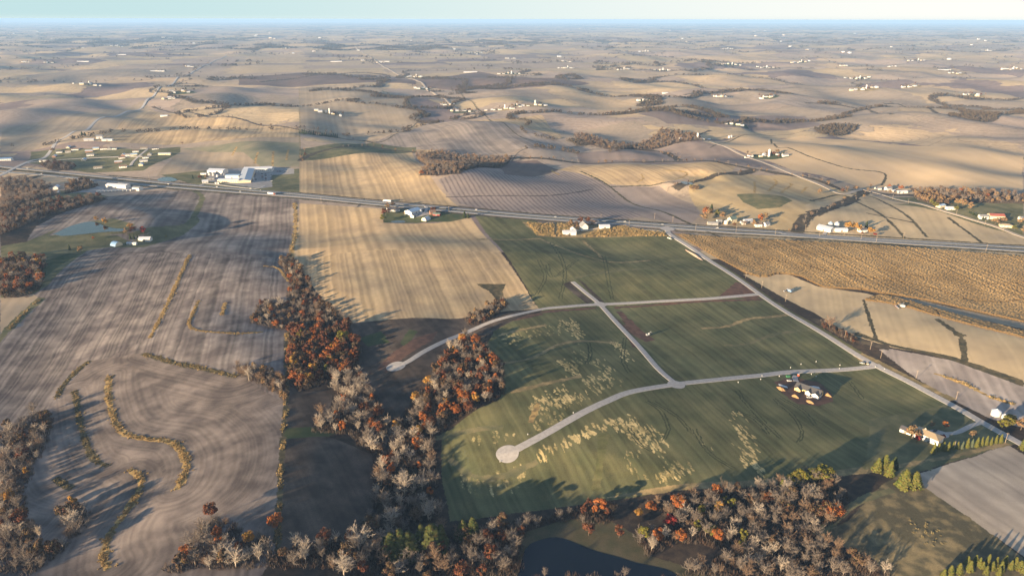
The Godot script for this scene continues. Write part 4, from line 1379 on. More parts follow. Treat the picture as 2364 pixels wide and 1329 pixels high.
	# trees one can pick out singly: pixel of the foot, kind, height
	for s in [
			[935, 1145, "pale", 20, "rising from the grey wood below the green slope"], [975, 1130, "pale", 15, "rising from the grey wood below the green slope"], [905, 1215, "pale", 17, "rising from the grey wood below the green slope"], [990, 1200, "pale", 15, "rising from the grey wood below the green slope"],
			[858, 1040, "pale", 16, "on the wooded draw beside the dark meadow"], [830, 1270, "pale", 20, "at the dark meadow's lower corner"], [575, 880, "pale", 15, "in the bushy point at the tilled field corner"], [170, 1225, "pale", 17, "beside the terraced field's foot"], [1650, 720, "pale", 1, ""],
			[520, 1300, "pale", 15, "in the wood along the bottom of the tilled field"], [545, 1310, "pale", 14, "in the wood along the bottom of the tilled field"], [795, 1329, "pale", 15, "in the wood along the bottom of the tilled field"],
			[638, 1215, "orange", 9, "at the edge of the dark meadow"], [860, 990, "orange", 10, "on the wooded draw beside the dark meadow"], [965, 1010, "gold", 12, "in the colourful wood beside the green slope"], [915, 990, "gold", 9, "in the colourful wood beside the green slope"],
			[1386, 1180, "orange", 13, "above the dark pond"], [1568, 1175, "orange", 13, "at the wheat field's lower edge"], [1547, 1215, "red", 10, "above the dark pond"], [1660, 1185, "gold", 11, "at the wheat field's lower edge"], [1920, 1192, "orange", 13, "at the edge of the prairie"], [1770, 1160, "orange", 9, "in the grey wood right of the dark pond"],
			[1360, 1235, "rust", 11, "on the lawn above the dark pond"], [1430, 1240, "rust", 11, "on the lawn above the dark pond"], [1520, 1245, "orange", 11, "on the lawn above the dark pond"], [1503, 1180, "orange", 9, "on the lawn above the dark pond"], [1475, 1190, "gold", 6, "on the lawn above the dark pond"], [1610, 1225, "olive", 11, "right of the dark pond"], [1640, 1235, "olive", 9, "right of the dark pond"],
			[975, 1265, "pine", 17, "in the evergreen clump below the meadow"], [905, 1285, "pine", 17, "in the evergreen clump below the meadow"], [925, 1280, "pine", 18, "in the evergreen clump below the meadow"], [945, 1278, "pine", 16, "in the evergreen clump below the meadow"], [1000, 1268, "pine", 18, "in the evergreen clump below the meadow"], [1020, 1262, "pine", 16, "in the evergreen clump below the meadow"], [1070, 1240, "pine", 13, "in the evergreen clump below the meadow"], [1092, 1238, "pine", 14, "in the evergreen clump below the meadow"], [890, 1275, "fir", 14, "in the evergreen clump below the meadow"],
			[1832, 1120, "olive", 14, "at the corner of the wheat field"], [1850, 1118, "olive", 15, "at the corner of the wheat field"], [1870, 1115, "olive", 14, "at the corner of the wheat field"], [1895, 1112, "olive", 15, "at the corner of the wheat field"], [1912, 1110, "olive", 13, "at the corner of the wheat field"], [1805, 1128, "yfir", 10, "at the corner of the wheat field"],
			[2026, 1085, "yfir", 13, "in the spruce group by the pale field"], [2042, 1080, "yfir", 14, "in the spruce group by the pale field"], [2055, 1095, "yfir", 14, "in the spruce group by the pale field"], [2064, 1080, "fir", 12, "in the spruce group by the pale field"],
			[2088, 1122, "yfir", 17, "at the pale field's corner"], [2112, 1122, "yfir", 15, "at the pale field's corner"], [2080, 1118, "fir", 14, "at the pale field's corner"],
			[2107, 1010, "tan", 13, "beside the white garage"], [2118, 1018, "red", 7, "beside the hip-roofed house"], [2152, 985, "tan", 7, "on the house lawn"], [2182, 988, "orange", 8, "on the house lawn"], [2246, 1008, "tan", 7, "by the curving drive"], [2177, 1012, "red", 5, "on the house forecourt"],
			[2314, 988, "olive", 11, "beside the white bins"], [2326, 985, "olive", 12, "beside the white bins"], [2333, 975, "olive", 10, "beside the white bins"], [2358, 990, "tan", 13, "beside the section road"], [2362, 1035, "yfir", 13, "beside the section road"],
			[1915, 757, "twig", 17, "standing alone beside the section road"], [2130, 1290, "olive", 1, ""],
			[242, 518, "gold", 12, "on the bank of the blue pond"], [222, 512, "gold", 9, "on the bank of the blue pond"], [300, 528, "gold", 9, "beside the pond farm"], [292, 543, "tan", 12, "beside the pond farm"], [306, 540, "rust", 13, "beside the pond farm"], [330, 540, "red", 14, "beside the pond farm"], [383, 552, "olive", 6, "beside the pond farm"], [300, 553, "fir", 8, "beside the pond farm"], [308, 553, "fir", 8, "beside the pond farm"], [317, 553, "fir", 8, "beside the pond farm"], [215, 555, "orange", 6, "in the pasture"], [160, 578, "fir", 9, "in the pasture"], [185, 583, "tan", 11, "in the pasture"], [98, 600, "orange", 10, "in the wood left of the pasture"],
			[890, 498, "rust", 14, "at the lawn edge by the highway farm"], [884, 512, "olive", 14, "at the lawn edge by the highway farm"], [895, 482, "tan", 13, "behind the highway farmhouse"], [907, 479, "tan", 11, "behind the highway farmhouse"], [1000, 489, "rust", 10, "beside the brown farmhouse"], [933, 495, "tan", 6, "on the highway farm lawn"], [1072, 502, "fir", 12, "where the green parcel meets the highway"], [1080, 503, "fir", 10, "where the green parcel meets the highway"],
			[1317, 523, "tan", 15, "beside the white gabled barn"], [1330, 524, "brown", 12, "beside the white gabled barn"], [1340, 517, "rust", 14, "beside the white gabled barn"], [1357, 516, "rust", 13, "beside the white gabled barn"], [1367, 524, "twig", 14, "beside the white gabled barn"], [1333, 528, "tan", 8, "beside the white gabled barn"],
			[1625, 508, "tan", 17, "behind the arched shed"], [1637, 500, "tan", 16, "behind the arched shed"], [1630, 495, "orange", 15, "behind the arched shed"], [1642, 488, "fir", 16, "behind the arched shed"], [1655, 500, "olive", 16, "behind the arched shed"], [1668, 505, "tan", 14, "behind the arched shed"], [1719, 520, "twig", 11, "by the highway farm houses"], [1741, 522, "tan", 13, "by the highway farm houses"], [1755, 510, "orange", 16, "by the highway farm houses"], [1765, 508, "tan", 15, "by the highway farm houses"], [1695, 521, "rust", 6, "by the highway farm houses"],
			[1958, 530, "gold", 16, "beside the highway bins"], [1972, 528, "gold", 15, "beside the highway bins"], [1983, 533, "gold", 14, "beside the highway bins"], [2010, 540, "gold", 13, "beside the highway bins"], [2000, 525, "fir", 13, "beside the highway bins"], [2020, 543, "red", 6, "beside the highway bins"], [1990, 541, "rust", 7, "beside the highway bins"],
			[1892, 446, "tan", 13, "above the green hollow"], [1945, 442, "rust", 11, "at the road bend"], [1955, 440, "twig", 12, "at the road bend"], [1975, 438, "tan", 11, "at the road bend"], [2010, 432, "twig", 11, "near the hilltop houses"], [2053, 434, "orange", 12, "near the hilltop houses"], [2080, 438, "orange", 12, "near the hilltop houses"], [2055, 446, "tan", 9, "near the hilltop houses"],
			[2222, 478, "tan", 18, "above the roadside houses"], [2240, 482, "tan", 17, "above the roadside houses"], [2212, 472, "tan", 14, "above the roadside houses"], [2160, 478, "olive", 12, "above the roadside houses"], [2150, 470, "olive", 12, "above the roadside houses"], [2208, 485, "olive", 10, "above the roadside houses"], [2298, 516, "tan", 12, "beside the red-roofed barn"], [2315, 512, "tan", 11, "beside the red-roofed barn"], [2342, 530, "olive", 10, "beside the red-roofed barn"], [2355, 515, "tan", 14, "beside the red-roofed barn"], [2362, 535, "tan", 12, "beside the red-roofed barn"],
			[1600, 440, "tan", 13, "on the creek pond bank"], [1608, 438, "tan", 13, "on the creek pond bank"], [1595, 436, "olive", 11, "on the creek pond bank"],
			[972, 405, "orange", 12, "at the brown wood's corner"], [695, 368, "twig", 12, "at the fence line corner"], [705, 362, "rust", 12, "at the fence line corner"], [702, 350, "twig", 10, "at the fence line corner"], [420, 335, "twig", 10, "at the hamlet's end"], [121, 354, "tan", 14, "at the hamlet road"], [188, 314, "fir", 12, "by the hamlet's farm"], [195, 315, "fir", 11, "by the hamlet's farm"], [476, 415, "tan", 11, "beside the factory"], [444, 414, "fir", 11, "beside the factory"], [462, 416, "rust", 11, "beside the factory"], [200, 440, "tan", 10, "around the truck yard house"],
			[2364, 1320, "yfir", 9, "in the cedar row by the prairie"]]:
		if s[4] != "":
			plant(s[2], hit2(Vector2(s[0], s[1])), s[3], s[4], true)
	# rows of evergreens
	for i in 15:
		var f := i / 14.0
		plant("blue" if i == 6 or i == 8 else "yfir", hit2(Vector2(2156 + 155 * f, 1042 - 23 * f + (2 if i % 3 == 0 else 0))), rng.randf_range(7.5, 10.5), "in the straight row beside the hip-roofed house", true)
	for i in 22:
		plant("fir", hit2(Vector2(690 + 88 * i / 21.0, 309 + 10.0 * i / 21.0)), rng.randf_range(13, 16), "in the windbreak beyond the factory", true)
	for p in pts("2215 1320 2240 1315 2252 1300 2262 1305 2270 1310 2282 1300 2292 1312 2300 1305 2312 1316 2322 1300 2335 1310 2345 1305 2356 1312 2195 1325 2180 1329 2235 1300 2278 1322 2308 1325"):
		plant("yfir", hit2(p), rng.randf_range(6, 9), "in the cedar group below the prairie", true)
	for i in 9:
		plant("fir", hit2(Vector2(2238 + 4.5 * i, 490 + 2 * i)), 6.0, "in the little row by the roadside houses", true)
	# tree lines along the creeks
	for s in creeks:
		var l := smooth_line(line_on_ground(s[0]), 16.0)
		for p in l:
			if rng.randf() < (0.75 if s[1] > 15.0 else 0.3):
				var q: Vector2 = p + Vector2(rng.randfn(0, 0.3), rng.randfn(0, 0.3)) * s[1]
				plant(["twig", "bare", "bare", "brown", "tan"][rng.randi() % 5], q, rng.randf_range(5, 10), "along a creek beyond the highway")
	for f in farms:
		var c := hit2(Vector2(f[0], f[1]))
		for k in int(f[2] / 5.0):
			var q: Vector2 = c + Vector2(rng.randfn(0, 0.6) * f[2], rng.randfn(0.0, 0.35) * f[2] - f[2] * 0.3)
			plant(["twig", "bare", "brown", "tan", "fir", "rust"][rng.randi() % 6], q, rng.randf_range(8, 14), "around a far farmstead")
	grow()
	var twigs := blade_tuft(40, 1.6, 1.6, 0.07)
	tag(many("undergrowth", twigs, mat("brush_twigs", c8(82, 71, 61), 1.0), brush), "grey-brown brush under the trees", "brush")
	tag(many("undergrowth", twigs, mat("brush_leaves", c8(72, 55, 42), 1.0), brush2), "rusty fallen brush under the trees", "brush")
	far_woods()

func plant(kind: String, p: Vector2, h: float, phrase: String, keep := false) -> void:
	planted.append([kind, p, h, phrase, keep, rng.randf(), rng.randi()])

func grow() -> void:
	# the nearest of each kind stand as trees of their own, the rest as one mass
	var by := {}
	for t in planted:
		var key: String = kinds[t[0]][0]
		if not by.has(key):
			by[key] = []
		by[key].append(t)
	var rest := {}
	for key in by:
		var list: Array = by[key]
		list.sort_custom(func(a, b): return (a[1].length() - (5000.0 if a[4] else 0.0)) < (b[1].length() - (5000.0 if b[4] else 0.0)))
		for i in list.size():
			var t: Array = list[i]
			var k: Array = kinds[t[0]]
			var crown: Mesh = k[1][t[6] % k[1].size()]
			var stem: Mesh = k[3][t[6] % k[3].size()]
			var p: Vector2 = t[1]
			var s: float = t[2] / 10.0 * (1.25 if t[0] == "pine" else 1.0)
			var wide: float = s * (0.85 + 0.4 * t[5])
			if t[4] and k[0] != "evergreen_tree":
				wide *= 1.3
			elif k[0] == "evergreen_tree":
				wide *= 1.2
			if t[0] == "pine":
				wide *= 1.35
			if t[3].begins_with("in the straight row") or t[3].begins_with("in the windbreak"):
				wide = s * (0.95 if t[3].begins_with("in the straight") else 0.9)
			var at := Vector3(p.x, height(p.x, p.y) - 0.1, p.y)
			var b := Basis(Vector3.UP, t[5] * 37.0).scaled(Vector3(wide, s, wide))
			if i < 296:
				var o := Node3D.new()
				o.name = k[0]
				add_child(o, true)
				o.transform = Transform3D(b, at)
				mi("trunk", stem, k[4], o)
				mi(k[6], crown, k[2], o)
				var size: String = "tall " if t[2] > 12.5 else ("low " if t[2] < 9.5 else "")
				var girth: String = "broad " if t[5] > 0.66 else ("slender " if t[5] < 0.33 else "")
				tag(o, size + girth + k[5] + " " + t[3], "tree", "alike: " + size + girth + k[5] + " " + t[3])
			else:
				for e in [[crown, k[2]], [stem, k[4]]]:
					if not rest.has(e):
						var none: Array[Transform3D] = []
						rest[e] = none
					rest[e].append(Transform3D(b, at))
	var w := Node3D.new()
	w.name = "woodland"
	add_child(w)
	w.set_meta("kind", "stuff")
	tag(w, "farther trees of the creek woods that read as one mass", "woodland")
	for e in rest:
		many("tree_mass", e[0], e[1], rest[e], w)

func far_woods() -> void:
	var clump := leafy_crown(7, 22, 4.6, 0.0, 0.75)
	var at: Array[Transform3D] = []
	var tries := 0
	while at.size() < 26000 and tries < 700000:
		tries += 1
		# spread evenly over the distance as the eye sees it
		var z := -1900.0 * pow(10.0, rng.randf() * 1.02)
		var x := rng.randf_range(-0.8, 0.8) * -z
		var wn := nw.get_noise_2d(x * 1.6, z * 1.6)
		var wm := nw.get_noise_2d(x * 0.5 + 9000.0, z * 0.5)
		if absf(wn) < (0.02 + maxf(0.0, wm) * 0.22) * (0.22 if z > -8028.0 else 1.2):
			var s := rng.randf_range(0.8, 1.3) * (1.0 if z > -5000.0 else 1.5)
			at.append(Transform3D(Basis(Vector3.UP, rng.randf() * TAU).scaled(Vector3(s * 1.3, s, s * 1.3)), Vector3(x, height(x, z) - 0.5, z)))
	tag(many("distant_woods", clump, leafm("distant_leaves", c8(92, 80, 66)), at), "far brown woods along the valley creeks", "woods")


# ---------------------------------------------------------------- buildings, vehicles, poles

func gable_walls(l: float, w: float, h: float, r: float) -> ArrayMesh:
	var t := Tris.new()
	var x := l * 0.5
	var z := w * 0.5
	var b := -1.0
	t.quad(Vector3(-x, b, z), Vector3(x, b, z), Vector3(x, h, z), Vector3(-x, h, z))
	t.quad(Vector3(x, b, -z), Vector3(-x, b, -z), Vector3(-x, h, -z), Vector3(x, h, -z))
	for s in [-1.0, 1.0]:
		t.quad(Vector3(s * x, b, s * z), Vector3(s * x, b, -s * z), Vector3(s * x, h, -s * z), Vector3(s * x, h, s * z))
		t.tri(Vector3(s * x, h, s * z), Vector3(s * x, h, -s * z), Vector3(s * x, h + r, 0))
	return t.mesh()

func gable_roof(l: float, w: float, h: float, r: float, over := 0.5) -> ArrayMesh:
	var t := Tris.new()
	var x := l * 0.5 + over
	var z := w * 0.5 + over
	var dy := r / (w * 0.5) * over
	for s in [-1.0, 1.0]:
		var e0 := Vector3(-x * s, h - dy, z * s)
		var e1 := Vector3(x * s, h - dy, z * s)
		var r1 := Vector3(x * s, h + r, 0)
		var r0 := Vector3(-x * s, h + r, 0)
		var up := Vector3(0, 0.25, 0)
		t.quad(e0 + up, e1 + up, r1 + up, r0 + up)
		t.quad(e1, e0, r0, r1)
		t.quad(e0, e1, e1 + up, e0 + up)
		t.quad(e1, r1, r1 + up, e1 + up)
		t.quad(r0, e0, e0 + up, r0 + up)
	return t.mesh()

func hip_roof(l: float, w: float, h: float, r: float, over := 0.5) -> ArrayMesh:
	var t := Tris.new()
	var x := l * 0.5 + over
	var z := w * 0.5 + over
	var k := maxf(0.0, x - z)
	var y := h + 0.1
	var a := Vector3(-x, y, z)
	var b := Vector3(x, y, z)
	var c := Vector3(x, y, -z)
	var d := Vector3(-x, y, -z)
	var p := Vector3(-k, y + r, 0)
	var q := Vector3(k, y + r, 0)
	t.quad(a, b, q, p)
	t.quad(c, d, p, q)
	t.tri(b, c, q)
	t.tri(d, a, p)
	t.quad(d, c, b, a)
	return t.mesh()

func arch_shell(l: float, w: float, h: float) -> ArrayMesh:
	var t := Tris.new()
	var n := 14
	for i in n:
		var a0 := PI * i / n
		var a1 := PI * (i + 1) / n
		var p0 := Vector3(0, sin(a0) * h, cos(a0) * w * 0.5)
		var p1 := Vector3(0, sin(a1) * h, cos(a1) * w * 0.5)
		var x := Vector3(l * 0.5, 0, 0)
		t.quad(p0 - x, p0 + x, p1 + x, p1 - x)
	return t.mesh()

func arch_end(w: float, h: float, thick: float) -> ArrayMesh:
	var t := Tris.new()
	var n := 14
	for i in n:
		var a0 := PI * i / n
		var a1 := PI * (i + 1) / n
		for s in [0.0, thick]:
			t.tri(Vector3(s, -0.6, 0), Vector3(s, sin(a0) * h, cos(a0) * w * 0.5), Vector3(s, sin(a1) * h, cos(a1) * w * 0.5))
	return t.mesh()

func box_mesh(lo: Vector3, hi: Vector3) -> ArrayMesh:
	var t := Tris.new()
	t.box(lo, hi)
	return t.mesh()

var wall_of := {}
var roof_of := {}

func site(px: Vector2) -> Vector3:
	var p := hit(px)
	return p

func building(called: String, px: Vector2, yaw: float, l: float, w: float, h: float, r: float, wall: String, roof: String, label: String, category: String, group := "", openings := 3, style := "gable") -> Node3D:
	var o := base(called, site(px), yaw)
	tag(o, label, category, group)
	var wm: Material = wall_of[wall]
	var rm: Material = roof_of[roof]
	if style == "flat":
		mi("wall", box_mesh(Vector3(-l * 0.5, -1, -w * 0.5), Vector3(l * 0.5, h, w * 0.5)), wm, o)
		mi("roof", box_mesh(Vector3(-l * 0.5 - 0.2, h, -w * 0.5 - 0.2), Vector3(l * 0.5 + 0.2, h + 0.4, w * 0.5 + 0.2)), rm, o)
	elif style == "hip":
		mi("wall", box_mesh(Vector3(-l * 0.5, -1, -w * 0.5), Vector3(l * 0.5, h, w * 0.5)), wm, o)
		mi("roof", hip_roof(l, w, h, r), rm, o)
	elif style == "arch":
		mi("roof", arch_shell(l, w, h), rm, o)
		for s in [-1.0, 1.0]:
			var e := mi("end_wall", arch_end(w, h, 0.2), wm, o)
			e.position.x = s * (l * 0.5 - 0.3)
	else:
		mi("wall", gable_walls(l, w, h, r), wm, o)
		mi("roof", gable_roof(l, w, h, r), rm, o)
	if openings > 0 and style != "arch":
		var glass := mat("window_glass", Color(0.10, 0.12, 0.15), 0.15)
		for side in [-1.0, 1.0]:
			var n := maxi(1, int(l / 4.5)) if openings > 1 else 1
			for i in n:
				var x := (i + 0.5) / n * l - l * 0.5
				var zf: float = side * w * 0.5
				if side > 0 and i == n / 2:
					var tall := minf(h * 0.8, 3.6 if openings == 1 else 2.1)
					mi("door", box_mesh(Vector3(x - tall * 0.28 * (1.6 if openings == 1 else 1.0), -0.2, zf - 0.02), Vector3(x + tall * 0.28 * (1.6 if openings == 1 else 1.0), tall, zf + 0.08)), mat("door_paint", c8(120, 112, 104), 0.7), o)
				elif openings > 1:
					var wn := mi("window", box_mesh(Vector3(x - 0.7, h * 0.42, zf - 0.03), Vector3(x + 0.7, h * 0.42 + 1.3, zf + 0.05)), glass, o)
					if openings > 3:
						mi("frame", box_mesh(Vector3(x - 0.8, h * 0.42 + 1.3, zf - 0.03), Vector3(x + 0.8, h * 0.42 + 1.42, zf + 0.09)), wm, wn)
	return o

func bin(called: String, px: Vector2, r: float, h: float, cone: float, wall: String, roof: String, label: String, group := "") -> Node3D:
	var o := base(called, site(px))
	tag(o, label, "grain bin", group)
	var t := Tris.new()
	t.lathe([Vector2(r, -1), Vector2(r, h)], 20)
	mi("wall", t.mesh(), wall_of[wall], o)
	var c := Tris.new()
	c.lathe([Vector2(r + 0.15, h), Vector2(0.5, h + cone), Vector2(0.5, h + cone + 0.3), Vector2(0.01, h + cone + 0.3)], 20)
	mi("roof", c.mesh(), roof_of[roof], o)
	return o

func wheel_mesh(r: float, w: float) -> ArrayMesh:
	var t := Tris.new()
	t.lathe([Vector2(0.01, -w * 0.5), Vector2(r * 0.9, -w * 0.5), Vector2(r, -w * 0.35), Vector2(r, w * 0.35), Vector2(r * 0.9, w * 0.5), Vector2(0.01, w * 0.5)], 14)
	return t.mesh()

func wheels(o: Node3D, spots: Array, r: float, w: float) -> void:
	var m := wheel_mesh(r, w)
	for s in spots:
		var k := mi("wheel", m, mat("tyre_rubber", c8(38, 37, 36), 0.9), o)
		k.position = Vector3(s.x, r, s.y)
		k.rotation_degrees.x = 90

func car(px: Vector2, yaw: float, paint: String, label: String, group := "", pickup := false, lift := 0.3) -> Node3D:
	var o := base("pickup_truck" if pickup else "car", site(px) + Vector3(0, lift, 0), yaw)
	tag(o, label, "truck" if pickup else "car", group)
	var t := Tris.new()
	t.box(Vector3(-2.3, 0.35, -0.9), Vector3(2.3, 0.95, 0.9))
	if pickup:
		t.box(Vector3(-2.3, 0.95, -0.9), Vector3(-2.2, 1.25, 0.9))
		t.box(Vector3(-2.2, 0.95, -0.9), Vector3(-0.5, 1.25, -0.8))
		t.box(Vector3(-2.2, 0.95, 0.8), Vector3(-0.5, 1.25, 0.9))
	mi("body", t.mesh(), wall_of[paint], o)
	var c := Tris.new()
	var a := -0.5 if pickup else -1.6
	c.quad(Vector3(a, 0.95, 0.85), Vector3(1.3, 0.95, 0.85), Vector3(0.7, 1.5, 0.7), Vector3(a + 0.35, 1.5, 0.7))
	c.quad(Vector3(1.3, 0.95, -0.85), Vector3(a, 0.95, -0.85), Vector3(a + 0.35, 1.5, -0.7), Vector3(0.7, 1.5, -0.7))
	c.quad(Vector3(1.3, 0.95, 0.85), Vector3(1.3, 0.95, -0.85), Vector3(0.7, 1.5, -0.7), Vector3(0.7, 1.5, 0.7))
	c.quad(Vector3(a, 0.95, -0.85), Vector3(a, 0.95, 0.85), Vector3(a + 0.35, 1.5, 0.7), Vector3(a + 0.35, 1.5, -0.7))
	mi("window", c.mesh(), mat("window_glass", Color(0.10, 0.12, 0.15), 0.15), o)
	mi("cab_roof", box_mesh(Vector3(a + 0.33, 1.5, -0.72), Vector3(0.72, 1.58, 0.72)), wall_of[paint], o)
	wheels(o, [Vector2(-1.45, -0.85), Vector2(-1.45, 0.85), Vector2(1.45, -0.85), Vector2(1.45, 0.85)], 0.36, 0.25)
	return o

func semi(px: Vector2, yaw: float, paint: String, label: String) -> void:
	var o := base("semi_truck", site(px) + Vector3(0, 0.35, 0), yaw)
	tag(o, label, "truck", "")
	mi("trailer", box_mesh(Vector3(-8.5, 1.1, -1.3), Vector3(5.0, 4.1, 1.3)), wall_of["white"], o)
	var t := Tris.new()
	t.box(Vector3(5.6, 0.7, -1.2), Vector3(7.4, 3.4, 1.2))
	t.box(Vector3(7.4, 0.7, -1.0), Vector3(9.0, 1.9, 1.0))
	mi("cab", t.mesh(), wall_of[paint], o)
	mi("windscreen", box_mesh(Vector3(7.38, 2.0, -1.05), Vector3(7.46, 3.1, 1.05)), mat("window_glass", Color(0.10, 0.12, 0.15), 0.15), o)
	wheels(o, [Vector2(-7.3, -1.1), Vector2(-7.3, 1.1), Vector2(-6.0, -1.1), Vector2(-6.0, 1.1), Vector2(5.2, -1.1), Vector2(5.2, 1.1), Vector2(8.2, -1.0), Vector2(8.2, 1.0)], 0.52, 0.4)

func pole(px: Vector2, h: float, group: String, label: String, arm := true) -> void:
	var o := base("utility_pole", site(px), -16.0)
	tag(o, label, "pole", group)
	var t := Tris.new()
	t.tube(Vector3(0, -0.5, 0), Vector3(0, h, 0), 0.2, 0.14, 6)
	mi("post", t.mesh(), wall_of["pole"], o)
	if arm:
		mi("crossarm", box_mesh(Vector3(-1.2, h - 0.9, -0.08), Vector3(1.2, h - 0.7, 0.08)), wall_of["pole"], o)
		for x in [-1.0, 0.0, 1.0]:
			mi("insulator", box_mesh(Vector3(x - 0.07, h - 0.7, -0.07), Vector3(x + 0.07, h - 0.45, 0.07)), wall_of["grey"], o)

func mound(called: String, px: Vector2, l: float, w: float, h: float, yaw: float, m: Material, label: String, group := "") -> void:
	var o := base(called, site(px), yaw)
	tag(o, label, "pile", group)
	var t := Tris.new()
	var n := 18
	var rings := []
	for k in 5:
		var f := k / 4.0
		var row := []
		for i in n:
			var a := TAU * i / n
			var j := 1.0 + 0.18 * sin(a * 3.0 + l) + rng.randf_range(-0.09, 0.09)
			row.append(Vector3(cos(a) * l * 0.5 * (1.0 - f) * j, h * (1.0 - pow(1.0 - f, 1.4)) * rng.randf_range(0.92, 1.06) - (0.4 if k == 0 else 0.0), sin(a) * w * 0.5 * (1.0 - f) * j))
		rings.append(row)
	for k in 4:
		for i in n:
			t.quad(rings[k][(i + 1) % n], rings[k][i], rings[k + 1][i], rings[k + 1][(i + 1) % n])
	mi("heap", t.mesh(), m, o)

func build_places() -> void:
	for p in [["white", c8(200, 197, 190)], ["cream", c8(206, 190, 158)], ["grey", c8(150, 150, 148)], ["tin", c8(176, 178, 178)], ["brown", c8(136, 100, 76)], ["red", c8(140, 52, 42)], ["black", c8(40, 40, 42)], ["blue", c8(70, 90, 120)], ["silver", c8(160, 162, 165)], ["pole", c8(150, 132, 110)], ["wrap", c8(196, 172, 118)], ["green", c8(58, 110, 74)], ["yellow", c8(200, 156, 40)], ["steelblue", c8(96, 122, 150)]]:
		wall_of[p[0]] = mat("paint_" + p[0], p[1], 0.6)
	for p in [["white", c8(190, 192, 194)], ["grey", c8(128, 126, 122)], ["dark", c8(84, 80, 78)], ["tin", c8(170, 174, 178)], ["bluetin", c8(150, 172, 190)], ["tan", c8(150, 132, 104)], ["red", c8(150, 84, 66)], ["brown", c8(112, 92, 76)], ["green", c8(92, 108, 96)], ["blue", c8(104, 134, 164)]]:
		roof_of[p[0]] = mat("roofing_" + p[0], p[1], 0.55)
	site_near_house()
	site_building_site()
	site_factory()
	site_hamlet()
	site_farms()
	site_vehicles()
	site_poles()
	far_farms()

func site_near_house() -> void:
	var o := building("house", Vector2(2143, 1012), -52, 20, 11, 5.4, 2.6, "white", "tan", "white two-storey house with a tan hip roof at the end of the curving drive", "house", "", 4, "hip")
	var w: Node3D = mi("wing", box_mesh(Vector3(-3, -1, -9), Vector3(5, 3.2, -5.4)), wall_of["white"], o)
	mi("wing_roof", box_mesh(Vector3(-3.3, 3.2, -9.3), Vector3(5.3, 3.6, -5.6)), roof_of["tan"], w)
	mi("chimney", box_mesh(Vector3(-4, 5.5, -1), Vector3(-3, 9, 0)), wall_of["cream"], o)
	building("garage", Vector2(2094, 996), -50, 9, 7, 3.2, 1.6, "white", "dark", "white garage with a dark roof behind the tan lawn tree", "garage", "", 1)
	bin("grain_bin", Vector2(2300, 956), 4.0, 4.6, 1.8, "tin", "white", "large white grain bin beside the tilled field")
	bin("grain_bin", Vector2(2320, 963), 2.4, 3.0, 1.1, "tin", "white", "small white grain bin among the olive trees")

